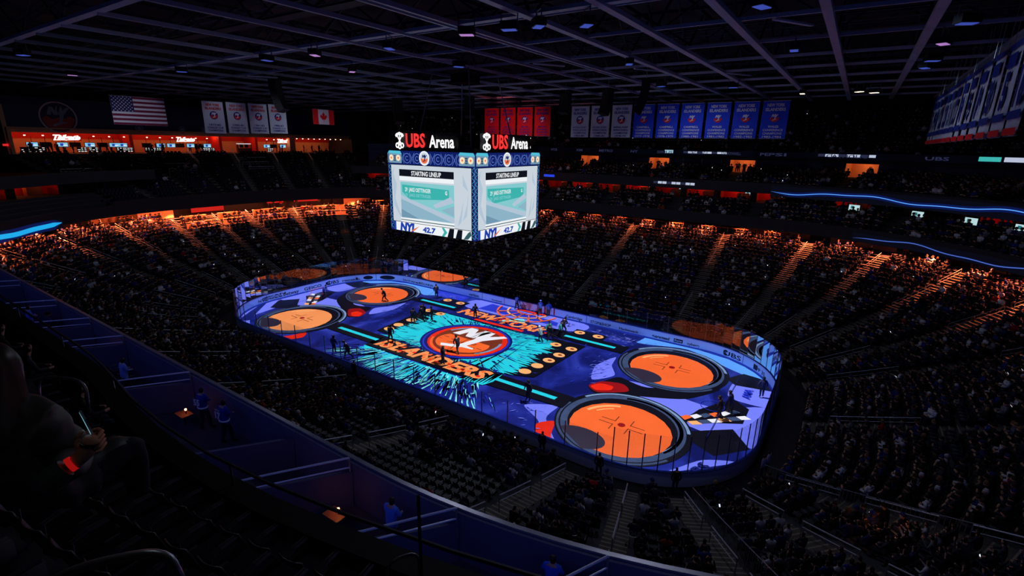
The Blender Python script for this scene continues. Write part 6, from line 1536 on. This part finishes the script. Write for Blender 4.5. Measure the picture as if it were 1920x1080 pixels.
# left hand resting in the lap, red-lit
hl = Vector(J['wl'][:3]); mh = MB(); mh.tube([hl, hl+Vector((.04, .05, .0)), hl+Vector((.07, .09, .0))], [.03, .036, .028], M_skin, 10)
for k in range(4): f_ = finger([hl+Vector((.05+.012*k, .08-.012*k, 0)), hl+Vector((.09+.012*k, .12-.01*k, .0)), hl+Vector((.10+.012*k, .13-.01*k, -.03))], .01, .008); mh.add(f_.v, f_.f, M_skin)
f_ = finger([hl+Vector((.03, .03, .02)), hl+Vector((.05, .04, .04)), hl+Vector((.08, .06, .045))], .012, .01); mh.add(f_.v, f_.f, M_skin)
mh.build('hand', wo, True)

# rails of the upper deck: rounded loops on the stairs in front, plus a seat-top rail at the bottom left
def loop(pts_px, r, label, z_drop=0.9, name='aisle_rail'):
    pts = [cpt(*p) for p in pts_px]; sm = []
    for i in range(len(pts)):
        if 0 < i < len(pts)-1:
            a, b, c = pts[i-1], pts[i], pts[i+1]; ra = min(.12, (a-b).length*.4); rc = min(.12, (c-b).length*.4); A = b+(a-b).normalized()*ra; C = b+(c-b).normalized()*rc
            for k in range(6): t = k/5; sm.append((1-t)**2*A+2*t*(1-t)*b+t*t*C)
        else: sm.append(pts[i])
    o = empty(name); m = MB(); m.tube(sm, r, M_steel, 10); m.build('tube', o, True); tag(o, label, 'hand rail'); return o
loop([(76, 765, 3.6), (70, 705, 3.6), (160, 712, 3.7), (167, 775, 3.7)], .012, 'thin rounded steel rail loop beside the phone on the left')
loop([(60, 1110, 1.7), (150, 1062, 1.75), (310, 1030, 1.8), (345, 1100, 1.8)], .018, 'curved steel rail at the bottom left corner in front of the lens')
loop([(722, 1100, 4.6), (730, 1052, 4.6), (786, 1034, 4.7), (787, 1110, 4.7)], .016, 'curved steel rail at the bottom edge, left of the glass post')
# the deck front guard: low wall is the trim; a top rail and glass post
o = empty('deck_guard_rail'); m = MB(); m.tube([P3(24.72+dsh(s), s, 16.35) for s in srange(158, 238, 1.0)], .03, M_seatg, 6); m.build('top_rail', o)
m = MB()
for s in srange(160, 236, 3.8): m.tube([P3(24.72+dsh(s), s, 15.98), P3(24.72+dsh(s), s, 16.35)], .02, M_seatg, 5)
m.build('post', o); tag(o, 'dark guard rail along the curved front edge of the upper deck', 'guard rail')
m = MB(); q = cpt(787, 1000, 3.9); m.box((q.x, q.y, q.z-.1), (.018, .018, .9), M_black); o = m.build('glass_edge_post'); tag(o, 'thin black upright post at the bottom, left of centre', 'post')
# dark people of the upper deck in front of the photographer
def deckz(d): return 15.45+0.66*int((d-24.95)/0.85)
for s, d, lb, cc in ((194.0, 26.1, 'dark silhouetted person seated in the upper deck left of the deck edge', 0), (203.6, 25.3, 'dark person with pale face light behind the phone, upper deck', 4), (198.0, 26.1, 'dark person low in the upper deck between rail and phone', 14), (206.8, 25.3, 'dark person by the deck edge at the bottom left', 0), (201.5, 25.3, 'dark person seated right behind the phone, upper deck', 3)):
    od = outdir(s); p = P3(d, s, deckz(d)); x, y, f = proj((p.x, p.y, p.z+1.45)); print('deck person', s, d, round(x), round(y), round(f, 1))
    person_at(SIT[1], p, (-od.x, -od.y), cc, lb, None)
# some small points of light in the crowd: phone screens
E_ph = emat('phone_glow', S(220, 230, 255), 1.3)
pick_from = [i for i, c in enumerate(cand) if c and slots[i][3]]; pick = random.sample(pick_from, min(110, len(pick_from)))
for i in pick:
    sl = slots[i]; dx, dy = sl[1]; p = Vector(sl[0])+Vector((dx*.42, dy*.42, random.uniform(.75, 1.05)))
    m = MB(); m.box((0, 0, 0), (.075, .01, .15), E_ph, Matrix.Rotation(math.atan2(-dx, dy), 3, 'Z') @ Matrix.Rotation(random.uniform(-1.1, -.3), 3, 'X')); o = m.build('smartphone'); o.location = p
    tag(o, 'tiny lit phone screen in the hand of a spectator in the '+{'low': 'lower stand', 'suite': 'suites', 'club': 'club seats', 'upper': 'upper bowl', 'end': 'end deck', 'terrace': 'terrace'}.get(sl[2], 'stands'), 'phone', 'lit phones in the stands ('+sl[2]+')')
# added fill lamps, one pale and one red, for the dark foreground
light('foreground_fill', 'POINT', tuple(cpt(260, 480, 2.0)), 0.9, (.9, .95, 1.0), size=.2)
light('foreground_fill', 'POINT', tuple(cpt(300, 700, 2.6)), 0.12, (1, .3, .25), size=.1)
# small warm-lit passage at the bottom right
c = P3(9.5, 228.4, zlow(9.5)+1.2); light('passage_lamp', 'POINT', c, 6, (1, .35, .12), size=.1)
